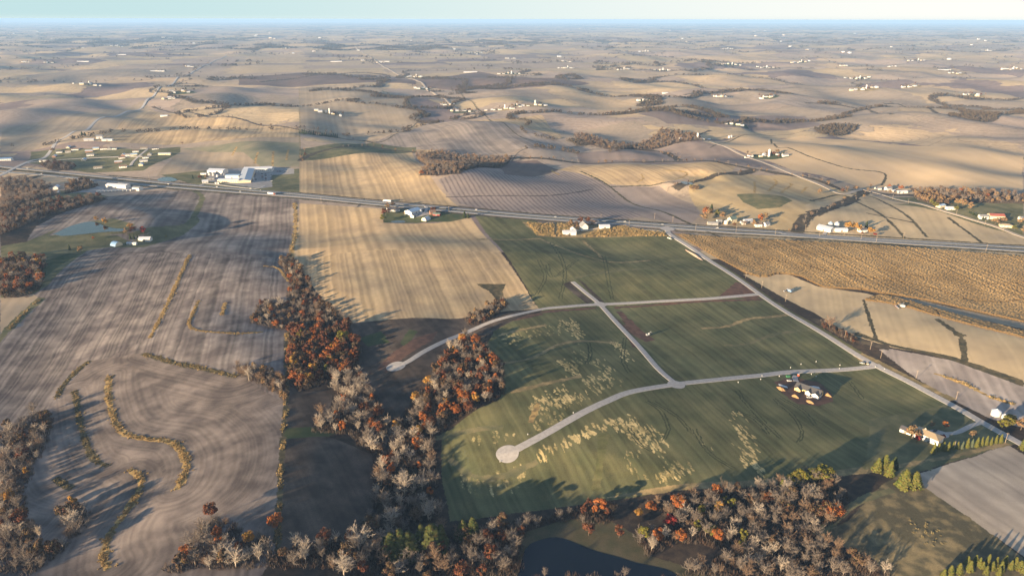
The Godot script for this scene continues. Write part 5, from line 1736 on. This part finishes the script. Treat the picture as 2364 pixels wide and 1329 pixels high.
func site_building_site() -> void:
	var o := base("house_under_construction", site(Vector2(1868, 903)), -44)
	tag(o, "unfinished house with black roof and part-wrapped yellow and white walls", "house")
	mi("wall", gable_walls(24, 10, 3.4, 2.8), wall_of["wrap"], o)
	mi("roof", gable_roof(24, 10, 3.4, 2.8), mat("black_underlay", c8(74, 72, 72), 0.9), o)
	for g in [[-8.0, 6.0, 9.0, "wrap"], [2.0, 5.0, 8.0, "white"], [9.0, 6.6, 9.0, "white"]]:
		var wing := Node3D.new()
		wing.name = "wing"
		o.add_child(wing, true)
		wing.position = Vector3(g[0], 0, 4.2)
		wing.rotation_degrees.y = 90
		mi("wall", gable_walls(g[2], g[1], 3.4, 2.2), wall_of[g[3]], wing)
		mi("roof", gable_roof(g[2], g[1], 3.4, 2.2), mat("black_underlay", c8(74, 72, 72), 0.9), wing)
	for i in 3:
		mi("window_opening", box_mesh(Vector3(-3.5 + i * 2.2, 1.0, 5.0), Vector3(-2.3 + i * 2.2, 2.3, 5.06)), mat("window_glass", Color(0.10, 0.12, 0.15), 0.15), o)
	var sand := grainy("yellow_soil", c8(136, 108, 74), c8(168, 136, 96), 0.2)
	for p in [[1803, 897, 10.0, 5.0, 2.4, "heap of yellow soil by the black site trench"], [1836, 914, 8.0, 5.0, 2.4, "heap of yellow soil behind the unfinished house"], [1870, 927, 9.0, 4.5, 2.2, "heap of yellow soil below the unfinished house"], [1911, 911, 8.0, 5.0, 2.6, "tall heap of yellow soil at the site's far end"]]:
		mound("soil_heap", Vector2(p[0], p[1]), p[2], p[3], p[4], -50, sand, p[5], "")
	car(Vector2(1846, 887), -30, "white", "white pickup parked behind the unfinished house", "", true)
	car(Vector2(1869, 917), 0, "white", "white van in front of the unfinished house", "")
	car(Vector2(1823, 879), 5, "white", "white pickup with trailer at the site entrance", "", true)
	var d := base("dumpster", site(Vector2(1820, 869)), 10)
	tag(d, "green waste skip beside the site entrance", "skip")
	mi("bin", box_mesh(Vector3(-1.8, 0, -1.1), Vector3(1.8, 1.7, 1.1)), wall_of["green"], d)
	mi("rim", box_mesh(Vector3(-1.9, 1.7, -1.2), Vector3(1.9, 1.82, 1.2)), wall_of["green"], d)
	var t := base("portable_toilet", site(Vector2(1844, 867)), 10)
	tag(t, "orange and white portable toilet by the site entrance", "toilet")
	mi("cabin", box_mesh(Vector3(-0.7, 0, -0.7), Vector3(0.7, 2.2, 0.7)), mat("orange_plastic", c8(196, 88, 50), 0.6), t)
	mi("roof", box_mesh(Vector3(-0.75, 2.2, -0.75), Vector3(0.75, 2.45, 0.75)), wall_of["white"], t)
	for p in [[1808, 890, -38.0, 9.0, "long stack of white boards over the dark trench"], [1886, 893, -28.0, 6.0, "white board stack behind the unfinished house"], [1875, 892, -10.0, 8.0, "pale rubble line behind the unfinished house"]]:
		var s := base("board_stack", site(Vector2(p[0], p[1])), p[2])
		tag(s, p[4], "boards")
		for k in 3:
			var b := mi("board", box_mesh(Vector3(-p[3] * 0.5, 0.1, -0.5), Vector3(p[3] * 0.5, 0.4, 0.5)), wall_of["white"], s)
			b.position = Vector3(k * 0.7 - 0.7, 0.0, (k - 1) * 1.1)
			b.rotation_degrees.y = rng.randf_range(-8, 8)
	# excavator by the joining street
	var e := base("excavator", site(Vector2(1496, 774)), 25)
	tag(e, "dark excavator beside the torn-up soil by the gravel street", "excavator")
	for s in [-1.0, 1.0]:
		mi("track", box_mesh(Vector3(-2.2, 0, s * 1.2 - 0.35), Vector3(2.2, 0.9, s * 1.2 + 0.35)), wall_of["black"], e)
	mi("house", box_mesh(Vector3(-2.0, 0.9, -1.4), Vector3(1.2, 2.2, 1.4)), wall_of["grey"], e)
	mi("cab", box_mesh(Vector3(0.2, 2.2, 0.2), Vector3(1.6, 3.3, 1.3)), wall_of["white"], e)
	var a := Tris.new()
	a.tube(Vector3(1.2, 1.8, -0.4), Vector3(4.2, 4.2, -0.4), 0.35, 0.28, 4)
	a.tube(Vector3(4.2, 4.2, -0.4), Vector3(6.0, 1.2, -0.4), 0.26, 0.2, 4)
	mi("arm", a.mesh(), wall_of["grey"], e)
	mi("bucket", box_mesh(Vector3(5.5, 0.3, -1.0), Vector3(6.6, 1.3, 0.2)), wall_of["black"], e)
	mound("soil_stockpile", Vector2(1605, 589), 62.0, 7.0, 2.0, -75, grainy("pinkish_soil", c8(160, 134, 114), c8(190, 164, 142), 0.2), "long low stockpile beside the section road", "")
	var stake := box_mesh(Vector3(-0.25, 0, -0.25), Vector3(0.25, 1.1, 0.25))
	for p in pts("1850 840 1885 834 1760 867 1826 848 1940 842 1757 875 1705 882 1324 953 1155 1066 1219 1003 2043 851 2022 846 1939 850 1874 863 1885 868 1800 868"):
		var k := mi("utility_pedestal", stake, wall_of["white"], self)
		k.position = site(p)
		tag(k, "small white utility pedestal beside a new gravel street", "pedestal", "utility pedestals along the new streets")

func site_factory() -> void:
	building("factory_hall", Vector2(569, 411), 106, 130, 26, 7, 2.0, "cream", "tin", "long factory hall with a pale metal roof running away from the highway", "factory", "", 2)
	building("factory_hall", Vector2(597, 396), 4, 66, 22, 8, 2.5, "white", "white", "white factory hall at the far end of the car park", "factory", "", 2)
	building("factory_hall", Vector2(529, 421), 0, 46, 16, 6, 1.5, "cream", "white", "low cream factory wing facing the highway", "factory", "", 3)
	building("factory_hall", Vector2(538, 411), 0, 30, 18, 6, 1.5, "white", "bluetin", "blue-roofed factory wing behind the low cream wing", "factory", "", 1)
	building("warehouse", Vector2(502, 400), -8, 38, 24, 7, 3, "white", "white", "white warehouse behind the grey bins", "warehouse", "", 1)
	for p in [[484, 405], [493, 406], [501, 402]]:
		bin("grain_bin", Vector2(p[0], p[1]), 4.4, 4.5, 3.0, "grey", "grey", "grey domed bin beside the factory", "domed bins beside the factory")
	bin("storage_tank", Vector2(501, 409), 2.6, 4.0, 1.0, "white", "white", "white tank in front of the grey bins")
	bin("storage_tank", Vector2(517, 407), 1.6, 4.0, 0.6, "white", "white", "slim white tank by the blue-roofed wing")
	bin("storage_tank", Vector2(584, 416), 1.8, 4.5, 0.8, "white", "white", "white tank beside the car park")
	building("shed", Vector2(487, 415), 20, 12, 9, 3.5, 1.5, "grey", "grey", "grey shed below the factory bins", "shed", "", 1)
	building("house", Vector2(473, 423), 20, 12, 8, 4, 2.5, "white", "white", "small white gabled house at the factory drive", "house", "", 3)
	building("shed", Vector2(501, 425), 0, 9, 6, 3, 1, "white", "grey", "white gatehouse at the factory drive", "shed", "", 1)
	building("trailer_home", Vector2(469, 404), 0, 13, 4, 3, 0.6, "white", "white", "white trailer beside the warehouse", "trailer", "", 2)
	var lot := ["white", "black", "silver", "blue", "black", "red", "silver", "white", "black"]
	var n := 0
	for col in [[588, 402, 590, 417, 7], [604, 403, 606, 419, 7], [612, 402, 613, 418, 7], [625, 405, 626, 419, 6], [640, 397, 662, 396, 5]]:
		for i in col[4]:
			var f: float = float(i) / (col[4] - 1)
			n += 1
			var c: String = lot[(n * 5) % lot.size()]
			car(Vector2(lerpf(col[0], col[2], f), lerpf(col[1], col[3], f)), 15 + (n % 3) * 3, c, c + " car parked in the factory lot", c + " cars in the factory lot", false, 0.1)

func site_hamlet() -> void:
	var w := ["white", "cream", "white", "grey", "white", "brown"]
	var r := ["grey", "white", "dark", "tan", "brown", "bluetin"]
	var i := 0
	for p in pts("157 343 173 348 157 353 136 354 125 364 99 375 221 346 239 346 252 346 262 346 205 352 208 361 193 372 313 352 332 345 358 346 284 361 295 361 309 360 281 367 345 359 336 366 273 377 331 374 325 383 284 388 226 390"):
		i += 1
		var wl: String = w[(i * 7) % 6]
		var rf: String = r[(i * 5) % 6]
		building("house", p, [16, 106, 10, 16][i % 4], rng.randf_range(13, 19), rng.randf_range(8, 10), 3.4, rng.randf_range(1.6, 2.6), wl, rf, wl + " house with a " + rf + " roof in the hamlet by the junction", "house", "hamlet houses of " + wl + " walls and " + rf + " roofs", 3)
	building("trailer_home", Vector2(379, 358), 5, 30, 6, 3.4, 1, "cream", "white", "long cream building at the hamlet's end", "building", "", 3)
	building("shed", Vector2(205, 326), 10, 26, 10, 4, 2, "grey", "tin", "long grey shed on the hamlet's farm", "shed", "", 1)
	building("barn", Vector2(229, 321), 16, 16, 11, 6, 4, "white", "grey", "white barn on the hamlet's farm", "barn", "", 1)
	building("shed", Vector2(247, 326), 8, 28, 9, 4, 1.5, "tin", "tin", "tin machine shed on the hamlet's farm", "shed", "", 1)
	building("shop", Vector2(12, 372), 16, 28, 16, 5, 2, "white", "blue", "blue-roofed shop at the highway junction", "shop", "", 2)
	building("house", Vector2(130, 438), 106, 15, 9, 5, 3, "white", "white", "white gabled house below the highway trees", "house", "", 3)
	building("shed", Vector2(125, 448), 12, 18, 9, 3.5, 1, "grey", "tin", "grey low shed below the highway trees", "shed", "", 1)
	building("house", Vector2(20, 418), 16, 13, 8, 3.5, 2, "white", "dark", "white house hidden in the junction wood", "house", "", 3)
	building("warehouse", Vector2(272, 434), -12, 48, 14, 6, 2, "white", "white", "long white warehouse in the truck yard", "warehouse", "", 1)
	building("shed", Vector2(317, 440), -12, 16, 12, 6, 2, "white", "grey", "white shed at the end of the truck yard", "shed", "", 1)
	for k in 10:
		var o := base("parked_trailer", site(Vector2(226 + 8.6 * k, 445.0 - 0.35 * k)) , 60)
		tag(o, "white trailer parked in the truck yard row", "trailer", "trailers in the truck yard")
		mi("box", box_mesh(Vector3(-3.5, 0.9, -1.2), Vector3(3.5, 3.2, 1.2)), wall_of["white"], o)
		wheels(o, [Vector2(-2, -1), Vector2(-2, 1), Vector2(-1, -1), Vector2(-1, 1)], 0.45, 0.3)
	# the farm by the blue pond
	building("arched_shed", Vector2(268, 568), -25, 12, 13, 6.5, 0, "cream", "blue", "arched shed with a blue roof beside the tilled field", "shed", "", 0, "arch")
	building("trailer_home", Vector2(304, 566), -2, 15, 4, 3.2, 0.8, "white", "white", "white trailer between the arched shed and the long white shed", "trailer", "", 3)
	building("shed", Vector2(335, 556), 4, 18, 10, 4, 2, "white", "white", "white shed with a white roof below the crimson tree", "shed", "", 1)

func site_farms() -> void:
	building("shed", Vector2(953, 492), 55, 26, 17, 5.5, 3, "white", "bluetin", "large white shed with a pale blue roof by the highway", "shed", "", 1)
	building("shed", Vector2(955, 500), 60, 12, 8, 3.5, 1.6, "white", "grey", "small white shed in front of the blue-roofed shed", "shed", "", 1)
	bin("storage_tank", Vector2(971, 491), 3.0, 4.5, 1.4, "tin", "tin", "white tank beside the blue-roofed shed")
	building("house", Vector2(901, 487), 30, 13, 9, 4, 2.6, "white", "dark", "white farmhouse under the tan trees by the highway", "house", "", 3)
	building("house", Vector2(914, 487), 8, 13, 8, 3.4, 2, "white", "dark", "white low annexe beside the highway farmhouse", "house", "", 3)
	building("arched_shed", Vector2(983, 508), 60, 14, 11, 6, 0, "cream", "tin", "arched metal shed above the stubble field", "shed", "", 0, "arch")
	building("house", Vector2(998, 494), 20, 10, 9, 4.5, 3, "brown", "brown", "brown farmhouse beside the rust tree", "house", "", 3)
	building("shed", Vector2(1008, 497), -15, 13, 7, 3, 1.6, "red", "green", "red shed with a green roof by the brown farmhouse", "shed", "", 1)
	building("barn", Vector2(1347, 529), 100, 14, 12, 7, 6, "white", "grey", "tall white gabled barn in the dry weeds", "barn", "", 1)
	building("shed", Vector2(1314, 541), 4, 22, 9, 5, 2.5, "white", "tin", "long white shed with a tin roof in the dry weeds", "shed", "", 1)
	building("house", Vector2(1323, 535), 100, 11, 8, 5, 3, "white", "tin", "white house behind the long white shed", "house", "", 3)
	building("shed", Vector2(1395, 526), 3, 17, 12, 4.5, 2, "white", "white", "square white shed alone beside the highway", "shed", "", 1)
	building("arched_shed", Vector2(1645, 517), -10, 18, 10, 5, 0, "cream", "grey", "grey arched shed beside the highway trees", "shed", "", 0, "arch")
	building("shed", Vector2(1660, 513), 10, 8, 7, 4, 2, "white", "grey", "small white shed behind the arched shed", "shed", "", 1)
	bin("grain_bin", Vector2(1676, 516), 3.6, 5.0, 2.0, "cream", "white", "cream grain bin beside the two-storey farmhouse")
	building("house", Vector2(1690, 511), 30, 14, 10, 6, 4, "cream", "green", "two-storey cream farmhouse with a green roof", "house", "", 3)
	building("house", Vector2(1715, 516), 10, 8, 7, 3.5, 2, "white", "grey", "small white cottage behind the bare roadside tree", "house", "", 3)
	building("shed", Vector2(1727, 512), 12, 15, 8, 4, 2, "white", "tin", "white shed behind the orange roadside trees", "shed", "", 1)
	building("house", Vector2(1750, 521), 5, 11, 9, 4.5, 2.5, "white", "brown", "white cottage below the orange roadside trees", "house", "", 3)
	building("house", Vector2(1769, 520), 30, 10, 8, 4, 3, "white", "grey", "white gabled cottage east of the orange trees", "house", "", 3)
	building("barn", Vector2(1906, 530), -50, 24, 14, 5.5, 2.5, "white", "tin", "white metal barn at the farm gate on the highway", "barn", "", 1)
	bin("grain_bin", Vector2(1917, 521), 4.0, 6.0, 2.4, "tin", "bluetin", "bluish grain bin left of its twin behind the highway barn")
	bin("grain_bin", Vector2(1932, 521), 4.4, 6.0, 2.4, "tin", "tin", "silver grain bin right of its twin behind the highway barn")
	building("shed", Vector2(1941, 532), 0, 20, 9, 4, 1.6, "white", "white", "white shed beside the golden trees", "shed", "", 1)
	building("house", Vector2(1991, 533), 10, 13, 9, 4, 2.4, "white", "dark", "white house half hidden by the golden trees", "house", "", 3)
	building("house", Vector2(2027, 436), 0, 12, 8, 3.6, 2, "white", "grey", "white house left of the hilltop orange tree", "house", "", 3)
	building("house", Vector2(2050, 437), 20, 14, 9, 5, 3, "white", "grey", "tall white house under the hilltop orange tree", "house", "", 3)
	building("shed", Vector2(2063, 441), 0, 8, 6, 3, 1.5, "white", "tin", "tiny white shed on the hilltop", "shed", "", 1)
	building("shed", Vector2(2083, 444), 5, 20, 9, 4, 2, "white", "white", "long white shed below the hilltop orange tree", "shed", "", 1)
	building("house", Vector2(2172, 476), 20, 14, 9, 4, 2, "cream", "bluetin", "cream house with a pale blue roof by the dusty road", "house", "", 3)
	building("house", Vector2(2194, 481), 0, 15, 8, 3.5, 1.6, "white", "white", "white bungalow by the dusty road", "house", "", 3)
	building("house", Vector2(2270, 502), -10, 14, 9, 4.5, 2.4, "white", "grey", "white house beside the red-roofed barn", "house", "", 3)
	building("barn", Vector2(2299, 501), -8, 24, 13, 5, 3, "cream", "red", "cream barn with a red roof", "barn", "", 1)
	building("house", Vector2(2322, 521), -20, 18, 10, 3.6, 2, "cream", "tan", "cream bungalow with a tan hip roof", "house", "", 3, "hip")
	building("house", Vector2(2362, 505), 0, 12, 9, 4, 2, "white", "grey", "white house at the edge of the roadside trees", "house", "", 3)
	bin("grain_bin", Vector2(1683, 317), 3.4, 5.0, 2.0, "white", "white", "white grain bin alone on the far slope", "grain bins alone on the far slope")
	bin("grain_bin", Vector2(1688, 316), 3.4, 5.0, 2.0, "white", "white", "white grain bin alone on the far slope", "grain bins alone on the far slope")

func site_vehicles() -> void:
	semi(Vector2(893, 466.5), 162, "white", "white semi truck on the far carriageway")
	semi(Vector2(626, 450), -18, "red", "semi truck with a red cab on the near carriageway")
	var n := 0
	for p in [[500, 433, 162, "white"], [554, 444, -18, "silver"], [578, 437, 162, "white"], [601, 441, 162, "black"], [634, 450.5, -18, "white"], [1282, 501, 162, "silver"], [1443, 512, 164, "white"], [1656, 526, 166, "white"], [1099, 485, 162, "white"], [62, 391, 165, "white"], [95, 404, -14, "silver"], [270, 413, 164, "white"], [1530, 518, 164, "silver"], [1690, 534.5, -14, "black"], [388, 427, 164, "white"]]:
		n += 1
		car(Vector2(p[0], p[1]), p[2], p[3], p[3] + " car driving on the highway", p[3] + " cars on the highway", false, 0.4)
	car(Vector2(1991, 838), -20, "white", "white car parked beside the section road corner", "", false)
	car(Vector2(2004, 839), 60, "cream", "cream pickup parked beside the section road corner", "", true)
	car(Vector2(2160, 994), 30, "black", "black car on the forecourt of the hip-roofed house", "", false, 0.25)
	var tr := base("flatbed_trailer", site(Vector2(1546, 551)), -60)
	tag(tr, "white flatbed trailer at the top corner of the green parcel", "trailer")
	mi("deck", box_mesh(Vector3(-5, 0.8, -1.2), Vector3(5, 1.3, 1.2)), wall_of["white"], tr)
	mi("load", box_mesh(Vector3(-4.5, 1.3, -1.0), Vector3(2.5, 2.2, 1.0)), wall_of["cream"], tr)
	wheels(tr, [Vector2(-2, -1), Vector2(-2, 1), Vector2(-1, -1), Vector2(-1, 1)], 0.45, 0.3)
	for c in [[1822, 673, 128.0, "steelblue", "blue-grey combine harvester with a wide header in the harvested strip"], [2081, 708, 175.0, "white", "white and grey grain cart tractor beside the narrow corn strip"]]:
		var o := base("combine_harvester", site(Vector2(c[0], c[1])), c[2])
		tag(o, c[4], "harvester")
		var b := Tris.new()
		b.box(Vector3(-4.0, 1.2, -1.5), Vector3(1.8, 3.6, 1.5))
		mi("body", b.mesh(), wall_of[c[3]], o)
		mi("grain_tank", box_mesh(Vector3(-2.4, 3.6, -1.6), Vector3(0.9, 4.4, 1.6)), wall_of["grey"], o)
		mi("cab", box_mesh(Vector3(1.8, 1.9, -1.0), Vector3(3.4, 3.9, 1.0)), mat("window_glass", Color(0.10, 0.12, 0.15), 0.15), o)
		mi("cab_roof", box_mesh(Vector3(1.7, 3.9, -1.1), Vector3(3.6, 4.1, 1.1)), wall_of["white"], o)
		var hd := mi("header", box_mesh(Vector3(4.2, 0.3, -4.5), Vector3(5.6, 1.3, 4.5)), wall_of["grey"], o)
		for k in 8:
			var sn := Tris.new()
			sn.tri(Vector3(5.6, 1.0, -4.3 + k * 1.15), Vector3(5.6, 1.0, -3.7 + k * 1.15), Vector3(7.2, 0.3, -4.0 + k * 1.15))
			mi("snout", sn.mesh(), wall_of["red"], hd)
		var au := Tris.new()
		au.tube(Vector3(-1.0, 3.8, 1.6), Vector3(-4.6, 4.6, 4.0), 0.2, 0.2, 6)
		mi("unloading_auger", au.mesh(), wall_of[c[3]], o)
		wheels(o, [Vector2(1.6, -1.9), Vector2(1.6, 1.9)], 1.0, 0.8)
		wheels(o, [Vector2(-3.2, -1.4), Vector2(-3.2, 1.4)], 0.65, 0.5)

func site_poles() -> void:
	for p in pts("1722 640 1759 663 1814 694 1951 778 2010 805 2034 825 2116 872 2208 921"):
		pole(p, 9.5, "poles along the section road", "wooden utility pole along the gravel section road")
	for p in pts("925 463.5 1036 490 1387 508 1452 523 1511 505 1553 512 1606 530 1699 536 1790 541 1859 531 1892 545 1949 541 1988 552 2023 558 2086 549 2277 578 741 470"):
		pole(p, 11.0, "poles along the highway", "wooden utility pole along the highway")
	for p in pts("2061 458 2097 468 2172 485 2208 494 2258 511 2274 518 2316 533"):
		pole(p, 9.5, "poles along the dusty road", "wooden utility pole along the dusty road")
	pole(Vector2(2203, 1037), 9.0, "", "leaning wooden pole in front of the cedar row", false)
	pole(Vector2(2322, 1020), 10.0, "", "wooden pole at the end of the cedar row")
	pole(Vector2(344, 420), 18.0, "", "tall wooden mast beside the factory pond", false)
	pole(Vector2(374, 344), 16.0, "", "tall lattice mast at the hamlet's end", false)

func far_farms() -> void:
	# one plain mesh each: they are only a few pixels across
	var n := 0
	for f in farms:
		var c := hit2(Vector2(f[0], f[1]))
		var count: int = 2 + f[3] * 2
		for k in count:
			var q := c + Vector2((k - count * 0.5) * f[2] * 0.45 + rng.randf_range(-6, 6), rng.randf_range(-0.35, 0.35) * f[2])
			farm_building(q, rng.randf_range(0.5, 0.9) * (1.0 if c.y > -3000.0 else 1.3), n)
			n += 1
		if f[3] > 1:
			var o := base("silo", Vector3(c.x, height(c.x, c.y), c.y))
			tag(o, "tall pale silo at a far farmstead", "silo", "silos of the far farmsteads")
			var s := Tris.new()
			s.lathe([Vector2(3, -1), Vector2(3, 16), Vector2(2.4, 18), Vector2(0.01, 19)], 12)
			mi("tower", s.mesh(), wall_of["white"], o)
	for k in 45:
		var y := 62.0 + 80.0 * pow(rng.randf(), 1.3)
		var c := hit2(Vector2(rng.randf_range(20, 2340), y))
		farm_building(c, rng.randf_range(1.2, 2.0) if y > 90.0 else 2.6, n)
		n += 1
	# long pale poultry sheds
	for p in [[190, 144], [278, 128], [1085, 167], [775, 143], [885, 143], [362, 166], [378, 270], [1535, 215], [2325, 157], [2180, 160]]:
		var q := hit2(Vector2(p[0], p[1]))
		var o := base("poultry_shed", Vector3(q.x, height(q.x, q.y), q.y), 10)
		tag(o, "long white livestock shed on the far plain", "shed", "long sheds on the far plain")
		var far := q.length()
		var l := 26.0 if far < 4000.0 else 90.0
		mi("wall", gable_walls(l, 15, 4, 2), wall_of["white"], o)
		mi("roof", gable_roof(l, 15, 4, 2), roof_of["white"], o)

var fb_mesh := {}

func farm_building(q: Vector2, s: float, n: int) -> void:
	var k := ["white", "white", "cream", "tin"][n % 4] as String
	var rr := ["grey", "white", "brown", "tin"][(n / 2) % 4] as String
	if not fb_mesh.has("w"):
		fb_mesh["w"] = gable_walls(18, 10, 4.5, 3)
		fb_mesh["r"] = gable_roof(18, 10, 4.5, 3)
	var o := base("farm_building", Vector3(q.x, height(q.x, q.y), q.y), [16.0, 106.0, 12.0][n % 3])
	o.scale = Vector3.ONE * s
	tag(o, k + " farm building with a " + rr + " roof at a far farmstead", "farm building", k + " buildings with " + rr + " roofs at far farmsteads")
	mi("wall", fb_mesh["w"], wall_of[k], o)
	mi("roof", fb_mesh["r"], roof_of[rr], o)
